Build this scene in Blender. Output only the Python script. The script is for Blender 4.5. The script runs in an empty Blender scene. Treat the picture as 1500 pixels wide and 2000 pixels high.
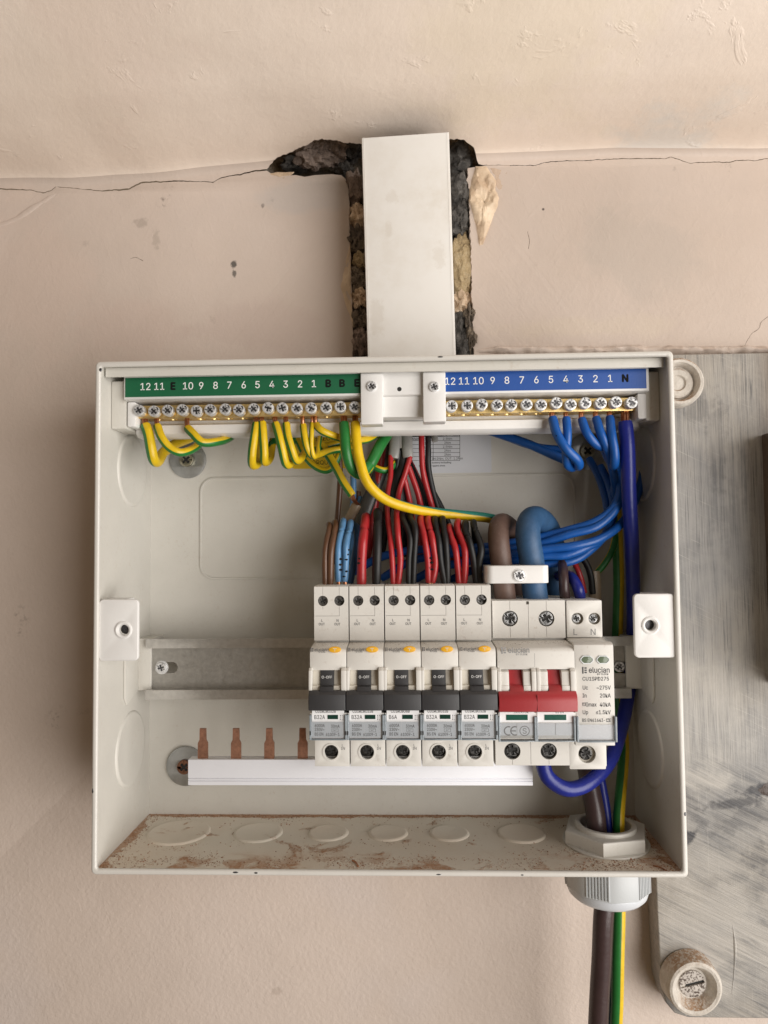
import bpy, bmesh, math, random
from mathutils import Vector, Matrix, noise
random.seed(7)
SC = bpy.context.scene
COL = SC.collection
MM = 0.001
# ------------------------------------------------------------------ camera
# all plain numbers below are millimetres: X right, Y into the wall, Z up; back panel of the enclosure lies at Y = 0
CAM = Vector((12.997, -434.385, 33.934))
RR = Matrix(((0.9993817, 0.0336988, -0.0100312), (-0.0115593, 0.0454593, -0.9988993), (-0.0332057, 0.9983976, 0.0458207)))
cd = bpy.data.cameras.new('camera'); cam = bpy.data.objects.new('camera', cd); COL.objects.link(cam)
cd.sensor_fit = 'VERTICAL'; cd.sensor_height = 24.0; cd.lens = 1387 / 2000 * 24.0
cd.clip_start = 0.01; cd.clip_end = 50
m = Matrix((RR[0], -RR[1], -RR[2])).transposed().to_4x4(); m.translation = CAM * MM
cam.matrix_world = m
SC.camera = cam
# ------------------------------------------------------------------ light
w = bpy.data.worlds.new('World'); SC.world = w; w.use_nodes = True
bg = w.node_tree.nodes['Background']; bg.inputs[0].default_value = (1.0, 0.74, 0.49, 1); bg.inputs[1].default_value = 0.15
def area(name, loc, target, size, sizey, power, color):
    l = bpy.data.lights.new(name, 'AREA'); l.shape = 'RECTANGLE'; l.size = size; l.size_y = sizey; l.energy = power; l.color = color
    o = bpy.data.objects.new(name, l); COL.objects.link(o); o.location = loc
    o.rotation_euler = (Vector(target) - Vector(loc)).to_track_quat('-Z', 'Y').to_euler(); return o
area('window_light', (0.98, -0.98, -0.16), (0, 0, 0.08), 1.25, 1.35, 29.5, (1.0, 0.965, 0.925))
vs = SC.view_settings; vs.view_transform = 'Standard'; vs.look = 'None'; vs.exposure = 0.0; vs.gamma = 1
SC.render.engine = 'CYCLES'
SC.cycles.max_bounces = 8

# ------------------------------------------------------------------ helpers
ORG = Vector((0, 0, 0))
def at(px, py, Y):
    d = RR.transposed() @ Vector(((px - 750) / 1387, (py - 1000) / 1387, 1))
    return CAM + d * ((Y - CAM.y) / d.y)
def org(v=(0, 0, 0)):
    global ORG
    ORG = Vector(v)
def tag(o, label=None, cat=None, group=None, kind=None):
    if label: o['label'] = label
    if cat: o['category'] = cat
    if group: o['group'] = group
    if kind: o['kind'] = kind
    return o
def empty(name, loc, label=None, cat=None, group=None):
    """starts a thing: an Empty at its base; later parts are built relative to it"""
    o = bpy.data.objects.new(name, None); COL.objects.link(o); o.empty_display_size = 0.01
    o.location = Vector(loc) * MM; org(loc)
    return tag(o, label, cat, group)
def link(name, me, mat=None, parent=None):
    o = bpy.data.objects.new(name, me); COL.objects.link(o)
    if mat is not None and len(me.materials) == 0: me.materials.append(mat)
    if parent is not None: o.parent = parent
    return o
def smooth(me, ang=35):
    me.shade_smooth(); me.set_sharp_from_angle(angle=math.radians(ang))
def mesh(name, vs_, fs, mat, parent=None, sm=35, rel=True):
    me = bpy.data.meshes.new(name)
    o0 = ORG if rel else Vector((0, 0, 0))
    me.from_pydata([(Vector(v) - o0) * MM for v in vs_], [], fs); me.update()
    if sm: smooth(me, sm)
    return link(name, me, mat, parent)
TMP = bpy.data.scenes.new('tmp')
def conv(cu):
    ob = bpy.data.objects.new('c', cu); TMP.collection.objects.link(ob)
    vl = TMP.view_layers[0]; vl.update(); dg = vl.depsgraph or bpy.context.evaluated_depsgraph_get()
    me = bpy.data.meshes.new_from_object(ob.evaluated_get(dg), depsgraph=dg)
    bpy.data.objects.remove(ob); bpy.data.curves.remove(cu)
    return me
def pdata(outs, a0, a1, bevel=0.0, axis='y', seg=2):
    """prism: 2-D outlines (first one outer, others holes) swept along an axis from a0 to a1. returns verts, faces in mm"""
    cu = bpy.data.curves.new('c', 'CURVE'); cu.dimensions = '2D'; cu.fill_mode = 'BOTH'
    a0, a1 = min(a0, a1), max(a0, a1)
    for pts in outs:
        s = cu.splines.new('POLY'); s.points.add(len(pts) - 1); s.use_cyclic_u = True
        for p, q in zip(s.points, pts): p.co = (q[0], q[1], 0, 1)
    cu.extrude = max((a1 - a0) / 2 - bevel, 1e-4); cu.bevel_depth = bevel; cu.bevel_resolution = seg - 1 if bevel else 0; cu.offset = -bevel
    me = conv(cu)
    bm = bmesh.new(); bm.from_mesh(me); bmesh.ops.remove_doubles(bm, verts=bm.verts, dist=1e-4)
    bmesh.ops.recalc_face_normals(bm, faces=bm.faces)
    c = (a0 + a1) / 2
    f = {'y': lambda v: (v.x, c - v.z, v.y), 'x': lambda v: (c + v.z, v.x, v.y), 'z': lambda v: (v.x, v.y, c + v.z)}[axis]
    vv = [f(v.co) for v in bm.verts]
    bm.verts.index_update()
    ff = [[v.index for v in fc.verts] for fc in bm.faces]
    bm.free(); bpy.data.meshes.remove(me)
    return vv, ff
def join(*ds):
    V, F = [], []
    for v, f in ds:
        n = len(V); V += list(v); F += [[i + n for i in x] for x in f]
    return V, F
def prism(name, outs, a0, a1, mat, parent=None, bevel=0.0, axis='y', seg=2, sm=35):
    v, f = pdata(outs, a0, a1, bevel, axis, seg); return mesh(name, v, f, mat, parent, sm)
def rect(x0, x1, y0, y1): return [(x0, y0), (x1, y0), (x1, y1), (x0, y1)]
def rrect(x0, x1, y0, y1, r, n=5):
    P = []
    for cx, cy, a in ((x1 - r, y0 + r, -90), (x1 - r, y1 - r, 0), (x0 + r, y1 - r, 90), (x0 + r, y0 + r, 180)):
        for k in range(n + 1):
            t = math.radians(a + 90 * k / n); P.append((cx + r * math.cos(t), cy + r * math.sin(t)))
    return P
def circ(cx, cy, r, n=28, ry=None, a0=0.0):
    return [(cx + r * math.cos(a0 + 2 * math.pi * k / n), cy + (ry or r) * math.sin(a0 + 2 * math.pi * k / n)) for k in range(n)]
def rot2(pts, a, cx=0, cy=0):
    c, s = math.cos(a), math.sin(a); return [(cx + x * c - y * s, cy + x * s + y * c) for x, y in pts]
def lathe(prof, c, axis=(0, -1, 0), n=28):
    """prof: (radius, height along axis) list -> verts, faces"""
    ax = Vector(axis).normalized(); u = ax.orthogonal().normalized(); w_ = ax.cross(u)
    V, F = [], []
    for r, h in prof:
        for k in range(n):
            t = 2 * math.pi * k / n; V.append(Vector(c) + ax * h + (u * math.cos(t) + w_ * math.sin(t)) * r)
    for i in range(len(prof) - 1):
        for k in range(n):
            a, b = i * n + k, i * n + (k + 1) % n; F.append([a, b, b + n, a + n])
    F.append([k for k in range(n)][::-1]); F.append([(len(prof) - 1) * n + k for k in range(n)])
    return V, F
def catmull(P, per=7):
    P = [Vector(p) for p in P]; Q = [P[0] * 2 - P[1]] + P + [P[-1] * 2 - P[-2]]; out = []
    for i in range(1, len(Q) - 2):
        a, b, c, d = Q[i - 1:i + 3]
        for k in range(per):
            t = k / per
            out.append(0.5 * ((2 * b) + (c - a) * t + (2 * a - 5 * b + 4 * c - d) * t * t + (3 * b - a - 3 * c + d) * t ** 3))
    out.append(P[-1]); return out
def tube(name, P, r, mat, parent=None, n=14, phase=0.25, twist=0.0, wob=0.0, per=7, flat=1.0, ends=(1, 1)):
    C = catmull(P, per); V, F, UV = [], [], []
    prev = Vector((0, -1, 0)); L = 0.0; Ls = []
    seed = random.random() * 100
    for i, p in enumerate(C):
        T = (C[min(i + 1, len(C) - 1)] - C[max(i - 1, 0)]).normalized()
        ref = Vector((0, -1, 0)); k = abs(ref.dot(T))
        refN = (ref - T * ref.dot(T)); tr = (prev - T * prev.dot(T))
        wgt = max(0.0, min(1.0, (0.85 - k) / 0.3)) * 0.5
        N = (tr.normalized() * (1 - wgt) + (refN.normalized() if refN.length > 1e-5 else tr) * wgt)
        N = (N - T * N.dot(T)).normalized(); prev = N; B = T.cross(N)
        if i: L += (p - C[i - 1]).length
        Ls.append(L)
        rr = r * (1 + wob * noise.noise(Vector((L * 0.12, seed, 0))))
        if i == 0 and ends[0] or i == len(C) - 1 and ends[1]: rr *= 0.9
        for q in range(n):
            t = 2 * math.pi * q / n
            V.append(p + (N * math.cos(t) * flat + B * math.sin(t)) * rr)
    for i in range(len(C) - 1):
        for q in range(n):
            a, b = i * n + q, i * n + (q + 1) % n
            F.append([a, b, b + n, a + n])
            u0, u1 = q / n + phase, (q + 1) / n + phase
            tw0, tw1 = twist * Ls[i], twist * Ls[i + 1]
            UV += [(u0 + tw0, Ls[i]), (u1 + tw0, Ls[i]), (u1 + tw1, Ls[i + 1]), (u0 + tw1, Ls[i + 1])]
    F.append(list(range(n))[::-1]); UV += [(0.0, 0)] * n
    F.append([(len(C) - 1) * n + q for q in range(n)]); UV += [(0.0, 0)] * n
    o = mesh(name, V, F, mat, parent, 60)
    uv = o.data.uv_layers.new(name='UVMap')
    for l, c in zip(uv.data, UV): l.uv = c
    return o
try:      # the plain sans that ships inside Blender; the built-in face is the fallback
    import os
    SANS = bpy.data.fonts.load(os.path.join(bpy.utils.system_resource('DATAFILES', path='fonts'), 'Inter.woff2'))
except Exception:
    SANS = None
class Txt:
    """collects flat print; one mesh per colour"""
    def __init__(s): s.d = ([], [])
    CAP = None
    @staticmethod
    def glyphs(body, size, al):
        cu = bpy.data.curves.new('t', 'FONT'); cu.body = body; cu.size = size; cu.align_x = al; cu.align_y = 'BOTTOM_BASELINE'
        cu.resolution_u = 4
        if SANS: cu.font = SANS
        me = conv(cu); P = [tuple(v.co) for v in me.vertices]; F = [list(p.vertices) for p in me.polygons]; bpy.data.meshes.remove(me)
        return P, F
    def add(s, body, x, z, cap, y, al='CENTER', bold=0.0, sx=1.0, rot=0.0):
        if Txt.CAP is None: Txt.CAP = max(p[1] for p in Txt.glyphs('H', 1.0, 'LEFT')[0])
        P, F = Txt.glyphs(body, cap / Txt.CAP, al)
        b = bold * cap
        offs = [(0, 0)] if b == 0 else [(0, 0), (b, 0), (-b, 0), (0, b), (0, -b)]
        for k, (ox, oz) in enumerate(offs):
            V = [(x + p[0] * sx + ox, y - 0.008 * k, z + p[1] - cap / 2 + oz) for p in P]
            s.d = join(s.d, (V, F))
    def poly(s, outs, y, t=0.02): s.d = join(s.d, pdata(outs, y - t, y + t))
    def line(s, x0, z0, x1, z1, wd, y):
        d = Vector((x1 - x0, z1 - z0)).normalized() * wd / 2; nx, nz = -d.y, d.x
        V = [(x0 + nx, y, z0 + nz), (x1 + nx, y, z1 + nz), (x1 - nx, y, z1 - nz), (x0 - nx, y, z0 - nz)]
        s.d = join(s.d, (V, [[0, 1, 2, 3][::-1]]))
    def build(s, mat, parent, name='lettering'): return tag(mesh(name, s.d[0], s.d[1], mat, parent, 0), kind='stuff')

# ------------------------------------------------------------------ materials
class NT:
    def __init__(s, name):
        s.m = bpy.data.materials.new(name); s.m.use_nodes = True; s.t = s.m.node_tree; s.p = s.t.nodes['Principled BSDF']; s.out = s.t.nodes['Material Output']
        s._c = None
    def n(s, typ, **k):
        o = s.t.nodes.new(typ)
        for a, v in k.items(): setattr(o, a, v)
        return o
    def l(s, a, b): s.t.links.new(a, b)
    def co(s):
        if s._c is None: s._c = s.n('ShaderNodeNewGeometry').outputs['Position']
        return s._c
    def mapped(s, scale=(1, 1, 1), rot=(0, 0, 0), loc=(0, 0, 0), src=None):
        m_ = s.n('ShaderNodeMapping'); m_.inputs['Scale'].default_value = scale; m_.inputs['Rotation'].default_value = rot; m_.inputs['Location'].default_value = loc
        if any(rot):
            r_ = s.n('ShaderNodeMapping'); r_.inputs['Rotation'].default_value = rot; m_.inputs['Rotation'].default_value = (0, 0, 0); s.l(src or s.co(), r_.inputs[0]); src = r_.outputs[0]
        s.l(src or s.co(), m_.inputs[0]); return m_.outputs[0]
    def blob(s, px, py, Y, rx, rz, amt=1.0, sc=90, rot=0.0):
        """a stain with a ragged edge, at a fixed place on a surface (radii in mm)"""
        c = at(px, py, Y) * MM
        q = s.n('ShaderNodeVectorMath', operation='SUBTRACT'); s.l(s.co(), q.inputs[0]); q.inputs[1].default_value = c
        v = s.mapped((1000 / rx, 0, 1000 / rz), (0, rot, 0), (0, 0, 0), q.outputs[0]) if rot else s.mapped((1000 / rx, 0, 1000 / rz), src=q.outputs[0])
        l = s.n('ShaderNodeVectorMath', operation='LENGTH'); s.l(v, l.inputs[0])
        d = s.math('ADD', l.outputs['Value'], s.math('MULTIPLY', s.math('SUBTRACT', s.noise(sc, 5, 0.65), 0.5), 2.2))
        return s.ramp(d, (0.55, amt), (1.0, 0.0))
    def noise(s, scale, detail=4, rough=0.55, src=None, dist=0.0):
        o = s.n('ShaderNodeTexNoise'); o.inputs['Scale'].default_value = scale; o.inputs['Detail'].default_value = detail; o.inputs['Roughness'].default_value = rough; o.inputs['Distortion'].default_value = dist
        s.l(src or s.co(), o.inputs['Vector']); return o.outputs['Fac']
    def ramp(s, fac, *stops):
        o = s.n('ShaderNodeValToRGB'); e = o.color_ramp.elements
        while len(e) < len(stops): e.new(0.5)
        for el, (p, c) in zip(e, stops):
            el.position = p; el.color = (c, c, c, 1) if not isinstance(c, tuple) else (*c, 1)
        s.l(fac, o.inputs[0]); return o.outputs[0]
    def mix(s, fac, a, b, mode='MIX'):
        o = s.n('ShaderNodeMix', data_type='RGBA', blend_type=mode)
        for sock, v in ((o.inputs[0], fac), (o.inputs[6], a), (o.inputs[7], b)):
            if isinstance(v, tuple): sock.default_value = (*v, 1)
            elif isinstance(v, (int, float)): sock.default_value = v
            else: s.l(v, sock)
        return o.outputs[2]
    def math(s, op, a, b=0.0, c=0.0):
        o = s.n('ShaderNodeMath', operation=op)
        for i, v in enumerate((a, b, c)):
            if isinstance(v, (int, float)): o.inputs[i].default_value = v
            else: s.l(v, o.inputs[i])
        return o.outputs[0]
    def bump(s, h, dist, strength=1.0, prev=None):
        o = s.n('ShaderNodeBump'); o.inputs['Distance'].default_value = dist; o.inputs['Strength'].default_value = strength
        s.l(h, o.inputs['Height'])
        if prev is not None: s.l(prev, o.inputs['Normal'])
        return o.outputs[0]
    def fin(s, col=None, rough=None, nrm=None, **k):
        if col is not None:
            if isinstance(col, tuple): s.p.inputs['Base Color'].default_value = (*col, 1)
            else: s.l(col, s.p.inputs['Base Color'])
        if rough is not None:
            if isinstance(rough, (int, float)): s.p.inputs['Roughness'].default_value = rough
            else: s.l(rough, s.p.inputs['Roughness'])
        if nrm is not None: s.l(nrm, s.p.inputs['Normal'])
        for a, v in k.items(): s.p.inputs[a.replace('_', ' ')].default_value = v
        return s.m
    def sep(s):
        o = s.n('ShaderNodeSeparateXYZ'); s.l(s.co(), o.inputs[0]); return o.outputs
def plastic(name, c, rough=0.42, var=0.06, bump=0.00004, bscale=900, dirt=0.0, dirtc=(0.30, 0.20, 0.13), spec=0.5):
    t = NT(name)
    nz = t.noise(60, 5, 0.6)
    col = t.mix(t.ramp(nz, (0.3, 1 - var), (0.7, 1.0)), (0, 0, 0), c)
    if dirt:
        d = t.noise(420, 5, 0.7); d2 = t.noise(45, 3, 0.6)
        f = t.math('MULTIPLY', t.ramp(d, (0.55, 0.0), (0.75, 1.0)), t.ramp(d2, (0.42, 0.0), (0.68, dirt)))
        col = t.mix(f, col, dirtc)
    return t.fin(col, t.math('ADD', t.math('MULTIPLY', t.noise(300, 3), 0.14), rough - 0.07), t.bump(t.noise(bscale, 2), bump), Specular_IOR_Level=spec)
def metal(name, c, rough=0.3, scale=500, var=0.25, bump=0.00005, met=1.0):
    t = NT(name)
    col = t.mix(t.ramp(t.noise(scale, 5, 0.65), (0.3, 1 - var), (0.7, 1.0)), (0, 0, 0), c)
    return t.fin(col, t.math('ADD', t.math('MULTIPLY', t.noise(scale * 1.7, 4), 0.25), rough - 0.1), t.bump(t.noise(scale, 4), bump), Metallic=met)
MAT = {}
MAT['steel_white'] = plastic('white_powder_coat', (0.64, 0.62, 0.57), 0.36, 0.05, 0.00006, 1100, 0.5, (0.42, 0.31, 0.22))
MAT['rim_white'] = plastic('white_powder_coat_edge', (0.66, 0.64, 0.60), 0.24, 0.04, 0.00004, 1100)
MAT['white'] = plastic('white_plastic', (0.80, 0.79, 0.775), 0.38, 0.04)
MAT['bus_white'] = plastic('bluish_white_plastic', (0.80, 0.81, 0.86), 0.34, 0.03)
MAT['device'] = plastic('device_plastic', (0.69, 0.67, 0.63), 0.46, 0.05, 0.00003, 1500, 0.55, (0.33, 0.23, 0.16))
MAT['device_beige'] = plastic('device_plastic_beige', (0.66, 0.62, 0.54), 0.46, 0.05)
MAT['label_white'] = plastic('label_paper', (0.85, 0.85, 0.86), 0.5, 0.02)
MAT['label_grey'] = plastic('label_grey', (0.76, 0.79, 0.82), 0.35, 0.02)
MAT['charcoal'] = plastic('charcoal_plastic', (0.040, 0.040, 0.043), 0.48, 0.15, 0.00003, 1500)
MAT['red_lever'] = plastic('red_plastic', (0.37, 0.030, 0.036), 0.42, 0.08)
MAT['yellow_btn'] = plastic('yellow_plastic', (0.80, 0.42, 0.02), 0.4, 0.05)
MAT['ink'] = plastic('ink_grey', (0.10, 0.10, 0.105), 0.8, 0.0, spec=0.1)
MAT['ink_black'] = plastic('ink_black', (0.012, 0.012, 0.012), 0.8, 0.0, spec=0.1)
MAT['ink_pale'] = plastic('ink_pale_grey', (0.30, 0.30, 0.30), 0.8, 0.0, spec=0.1)
MAT['ink_white'] = plastic('ink_white', (0.85, 0.85, 0.84), 0.8, 0.0, spec=0.1)
MAT['lab_green'] = plastic('green_label', (0.012, 0.125, 0.055), 0.42, 0.05)
MAT['lab_blue'] = plastic('blue_label', (0.016, 0.085, 0.36), 0.42, 0.05)
MAT['win_green'] = plastic('dark_green_window', (0.010, 0.045, 0.032), 0.15, 0.1)
MAT['win_olive'] = plastic('olive_window', (0.15, 0.19, 0.13), 0.15, 0.1)
MAT['hole'] = plastic('dark_hole', (0.02, 0.019, 0.018), 0.7, 0.3)
MAT['yellow_sticker'] = plastic('yellow_sticker', (0.75, 0.52, 0.02), 0.5, 0.05)
MAT['sil_sticker'] = plastic('pale_sticker', (0.62, 0.63, 0.66), 0.4, 0.04)
MAT['zinc'] = metal('zinc_screw', (0.84, 0.845, 0.85), 0.46, 900, 0.28, met=0.6)
MAT['zinc_dark'] = metal('zinc_terminal_screw', (0.31, 0.31, 0.31), 0.34, 900, 0.5)
MAT['zinc_deep'] = metal('shaded_clamp_screw', (0.085, 0.083, 0.08), 0.34, 900, 0.5)  # depth shade of the lower terminal holes put into the screw metal
MAT['cross'] = metal('screw_recess', (0.16, 0.16, 0.17), 0.4, 900, 0.5)
MAT['brass'] = metal('brass', (0.86, 0.64, 0.28), 0.34, 500, 0.2, met=0.85)
MAT['copper'] = metal('copper', (0.58, 0.27, 0.15), 0.36, 700, 0.4)
MAT['copper_pin'] = metal('copper_pin', (0.52, 0.27, 0.18), 0.42, 400, 0.45, met=0.75)
MAT['galv'] = metal('galvanised', (0.50, 0.485, 0.455), 0.45, 320, 0.22, 0.00008, 0.9)
MAT['galv_lip'] = metal('galvanised_highlight', (0.62, 0.605, 0.58), 0.36, 320, 0.18, 0.00006, 0.9)  # brighter copy of the rail metal: lip highlights put into the colour
MAT['washer'] = metal('washer_zinc', (0.46, 0.47, 0.47), 0.42, 260, 0.2)
MAT['gland'] = plastic('grey_gland', (0.55, 0.575, 0.59), 0.4, 0.04)
MAT['gland_in'] = plastic('pale_gland_nut', (0.66, 0.64, 0.59), 0.42, 0.05, dirt=0.5)
def wire_mat(name, c, rough=0.36, scuff=0.22):
    t = NT(name)
    col = t.mix(t.ramp(t.noise(160, 5, 0.65), (0.3, 0.80), (0.7, 1.0)), (0, 0, 0), c)
    sc = t.ramp(t.noise(1.0, 3, 0.6, t.mapped((700, 700, 160))), (0.70 if scuff < 0.3 else 0.64, 0.0), (0.78, scuff))
    col = t.mix(sc, col, tuple(min(1, x * 1.6 + 0.10) for x in c))
    if scuff > 0.3: col = t.mix(t.ramp(t.noise(70, 5, 0.7), (0.48, 0.0), (0.68, 0.35)), col, tuple(x * 1.3 + 0.03 for x in c))
    return t.fin(col, rough, t.bump(t.noise(500, 3), 0.0001))
for k, c in dict(w_blue=(0.010, 0.105, 0.42), w_tail=(0.012, 0.022, 0.235), w_sky=(0.105, 0.255, 0.47), w_red=(0.42, 0.022, 0.026), w_black=(0.007, 0.007, 0.0075),
                 w_brown=(0.125, 0.058, 0.030), w_bigbrown=(0.125, 0.075, 0.058), w_bigblue=(0.030, 0.090, 0.195), w_grey=(0.27, 0.265, 0.25), w_sleeve=(0.33, 0.25, 0.17), w_plum=(0.055, 0.032, 0.032), w_darkgrey=(0.07, 0.068, 0.065)).items():
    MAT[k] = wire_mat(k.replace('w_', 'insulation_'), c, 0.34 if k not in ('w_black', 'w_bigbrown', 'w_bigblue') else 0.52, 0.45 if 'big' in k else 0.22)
def gy(name, half, yc=(0.74, 0.50, 0.012), gc=(0.020, 0.185, 0.035)):
    t = NT(name); uv = t.n('ShaderNodeUVMap'); s = t.n('ShaderNodeSeparateXYZ'); t.l(uv.outputs[0], s.inputs[0])
    d = t.math('ABSOLUTE', t.math('SUBTRACT', t.math('FRACT', s.outputs[0]), 0.5))
    f = t.ramp(d, (half - 0.008, 1.0), (half + 0.008, 0.0))
    col = t.mix(f, yc, gc)
    col = t.mix(t.ramp(t.noise(160, 5, 0.65), (0.3, 0.80), (0.7, 1.0)), (0, 0, 0), col)
    return t.fin(col, 0.36, t.bump(t.noise(500, 3), 0.0001))
MAT['gy'] = gy('insulation_green_yellow', 0.18)
MAT['gy_teal'] = gy('insulation_yellow_teal', 0.16, (0.80, 0.52, 0.006), (0.02, 0.22, 0.17))
MAT['gy_wide'] = gy('insulation_wide_green', 0.27)
# clear cover
t = NT('clear_cover'); tr = t.n('ShaderNodeBsdfTransparent'); tr.inputs[0].default_value = (0.985, 0.992, 1.0, 1)
gl_ = t.n('ShaderNodeBsdfGlossy'); gl_.inputs['Roughness'].default_value = 0.2
fr = t.n('ShaderNodeFresnel'); fr.inputs[0].default_value = 1.35
mx = t.n('ShaderNodeMixShader'); t.l(t.math('ADD', fr.outputs[0], 0.03), mx.inputs[0]); t.l(tr.outputs[0], mx.inputs[1]); t.l(gl_.outputs[0], mx.inputs[2]); t.l(mx.outputs[0], t.out.inputs[0])
MAT['clear'] = t.m
# clear plastic seen edge-on: blue-grey
MAT['clear_edge'] = plastic('clear_cover_rim', (0.34, 0.39, 0.43), 0.15, 0.5, 0.0001, 600)
def wall_mat(name, c, peel, lines=0.0, stain=True):
    t = NT(name)
    big = t.noise(7, 4, 0.6); mid = t.noise(38, 5, 0.6)
    col = t.mix(t.ramp(big, (0.3, 0.0), (0.7, 1.0)), tuple(x * k for x, k in zip(c, (0.95, 0.93, 0.91))), tuple(min(1, x * k) for x, k in zip(c, (1.03, 1.03, 1.04))))
    col = t.mix(t.ramp(mid, (0.35, 0.12), (0.62, 0.0)), col, tuple(x * 0.72 for x in c))
    col = t.mix(t.ramp(t.noise(9, 3, 0.5, t.mapped((1, 1, 1), (0, 0, 0), (3.3, 0, 0))), (0.62, 0.0), (0.78, 0.35)), col, (c[0] * 1.0, c[1] * 1.06, c[2] * 1.18))
    if stain:   # scuffs: small dark smears scattered
        sp = t.math('MULTIPLY', t.ramp(t.noise(26, 2, 0.5), (0.70, 0.0), (0.76, 1.0)), t.ramp(t.noise(200, 4, 0.7), (0.5, 0.0), (0.62, 0.75)))
        col = t.mix(sp, col, (0.19, 0.155, 0.13))
    if stain:
        for (px, py, rx, rz, a_, cc) in ((456, 516, 2.6, 3.0, 0.95, (0.10, 0.09, 0.08)), (458, 536, 1.7, 3.2, 0.9, (0.13, 0.115, 0.10)), (513, 401, 1.5, 1.6, 0.8, (0.2, 0.17, 0.15)), (1061, 409, 1.0, 1.0, 1.0, (0.12, 0.1, 0.09)), (275, 435, 5, 4, 0.45, (0.30, 0.25, 0.21)), (305, 470, 3, 8, 0.4, (0.33, 0.28, 0.23)), (540, 1935, 4, 3, 0.35, (0.35, 0.28, 0.23)),
                                          (250, 640, 40, 30, 0.30, (0.58, 0.45, 0.39)), (1250, 480, 46, 34, 0.40, (0.47, 0.415, 0.365)), (600, 380, 40, 12, 0.5, (0.50, 0.46, 0.43)), (60, 560, 40, 60, 0.45, (0.62, 0.50, 0.43)), (1110, 640, 70, 9, 0.35, (0.62, 0.53, 0.42)), (500, 640, 46, 20, 0.4, (0.50, 0.40, 0.35))):
            col = t.mix(t.blob(px, py, 20.0, rx, rz, a_, 260 if rx < 12 else 30), col, cc)
    else:
        for (px, py, rx, rz, a_, cc) in ((1330, 245, 40, 9, 0.55, (0.70, 0.70, 0.68)), (300, 150, 60, 40, 0.3, (0.80, 0.66, 0.58)), (1000, 170, 70, 30, 0.25, (0.82, 0.72, 0.52)), (1030, 285, 30, 9, 0.5, (0.74, 0.70, 0.65))):
            col = t.mix(t.blob(px, py, -10.0, rx, rz, a_, 30), col, cc)
    zz_ = t.ramp(t.math('ADD', t.math('ADD', t.sep()[2], 0.3), t.math('MULTIPLY', t.math('SUBTRACT', t.noise(9, 3), 0.5), 0.25)), (0.30, peel), (0.52, peel * 0.3))
    h = t.math('ADD', t.math('MULTIPLY', t.noise(430, 2, 0.5), zz_), t.math('MULTIPLY', t.noise(60, 4, 0.6), 0.8))
    s1 = t.noise(1.0, 4, 0.6, t.mapped((55, 75, 380), (0, math.radians(55), 0)), 0.1)
    s2 = t.noise(1.0, 4, 0.6, t.mapped((330, 90, 60), (0, math.radians(20), 0.3)), 0.15)
    if not lines: h = t.math('ADD', h, t.math('ADD', t.noise(170, 5, 0.65, t.mapped((1, 1, 1.6), (0, 0.6, 0))), t.math('MULTIPLY', t.ramp(t.noise(28, 5, 0.7, None, 0.6), (0.60, 0.0), (0.66, 1.0)), 0.7)))
    else: h = t.math('ADD', h, t.math('MULTIPLY', t.math('ADD', t.ramp(s1, (0.55, 0.0), (0.72, 1.0)), t.ramp(s2, (0.58, 0.0), (0.74, 1.0))), lines))
    return t.fin(col, 0.60, t.bump(h, 0.00038 if stain else 0.00026), Specular_IOR_Level=0.4)
MAT['wall'] = wall_mat('painted_plaster', (0.595, 0.508, 0.445), 0.8, 0.12)
MAT['ceiling'] = wall_mat('painted_ceiling', (0.875, 0.77, 0.675), 0.4, 0, False)
t = NT('old_masonry')
n1 = t.noise(40, 6, 0.65); n2 = t.noise(130, 6, 0.7)
col = t.ramp(n1, (0.30, (0.06, 0.05, 0.04)), (0.46, (0.20, 0.16, 0.12)), (0.58, (0.34, 0.28, 0.20)), (0.72, (0.42, 0.385, 0.345)))
MAT['rubble'] = t.fin(t.mix(t.ramp(n2, (0.4, 0.55), (0.62, 0.0)), col, (0.05, 0.04, 0.034)), 0.9, t.bump(t.math('ADD', n1, n2), 0.003))
t = NT('bare_plaster')
n1 = t.noise(55, 5, 0.6); n2 = t.noise(420, 4, 0.6)
MAT['plaster'] = t.fin(t.mix(t.ramp(n1, (0.35, 0.0), (0.65, 1.0)), (0.46, 0.33, 0.22), (0.74, 0.60, 0.44)), 0.5, t.bump(t.math('ADD', n1, t.math('MULTIPLY', n2, 0.2)), 0.002))
MAT['pinkplaster'] = plastic('bare_pink_plaster', (0.56, 0.43, 0.33), 0.75, 0.2, 0.0006, 300, 0.6)
t = NT('ochre_stone')
MAT['ochre'] = t.fin(t.ramp(t.math('ADD', t.math('MULTIPLY', t.noise(70, 5, 0.7), 0.6), t.math('MULTIPLY', t.noise(400, 4, 0.7), 0.4)), (0.36, (0.15, 0.105, 0.06)), (0.5, (0.40, 0.30, 0.165)), (0.68, (0.50, 0.41, 0.27))), 0.85, t.bump(t.noise(180, 6, 0.7), 0.003))
t = NT('pinkish_rubble')
MAT['pink'] = t.fin(t.ramp(t.math('ADD', t.math('MULTIPLY', t.noise(60, 5, 0.7), 0.6), t.math('MULTIPLY', t.noise(400, 4, 0.7), 0.4)), (0.36, (0.12, 0.09, 0.075)), (0.62, (0.36, 0.28, 0.235))), 0.85, t.bump(t.noise(180, 6, 0.7), 0.003))
MAT['crack'] = plastic('crack_dark', (0.20, 0.15, 0.115), 0.9, 0.3)
t = NT('blackish_lump')
MAT['blackish'] = t.fin(t.ramp(t.noise(110, 6, 0.7), (0.38, (0.020, 0.018, 0.016)), (0.56, (0.09, 0.083, 0.075)), (0.72, (0.24, 0.225, 0.21))), 0.75, t.bump(t.noise(120, 6, 0.7), 0.003))  # near-black lumps, mottled up to dark grey
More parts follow.
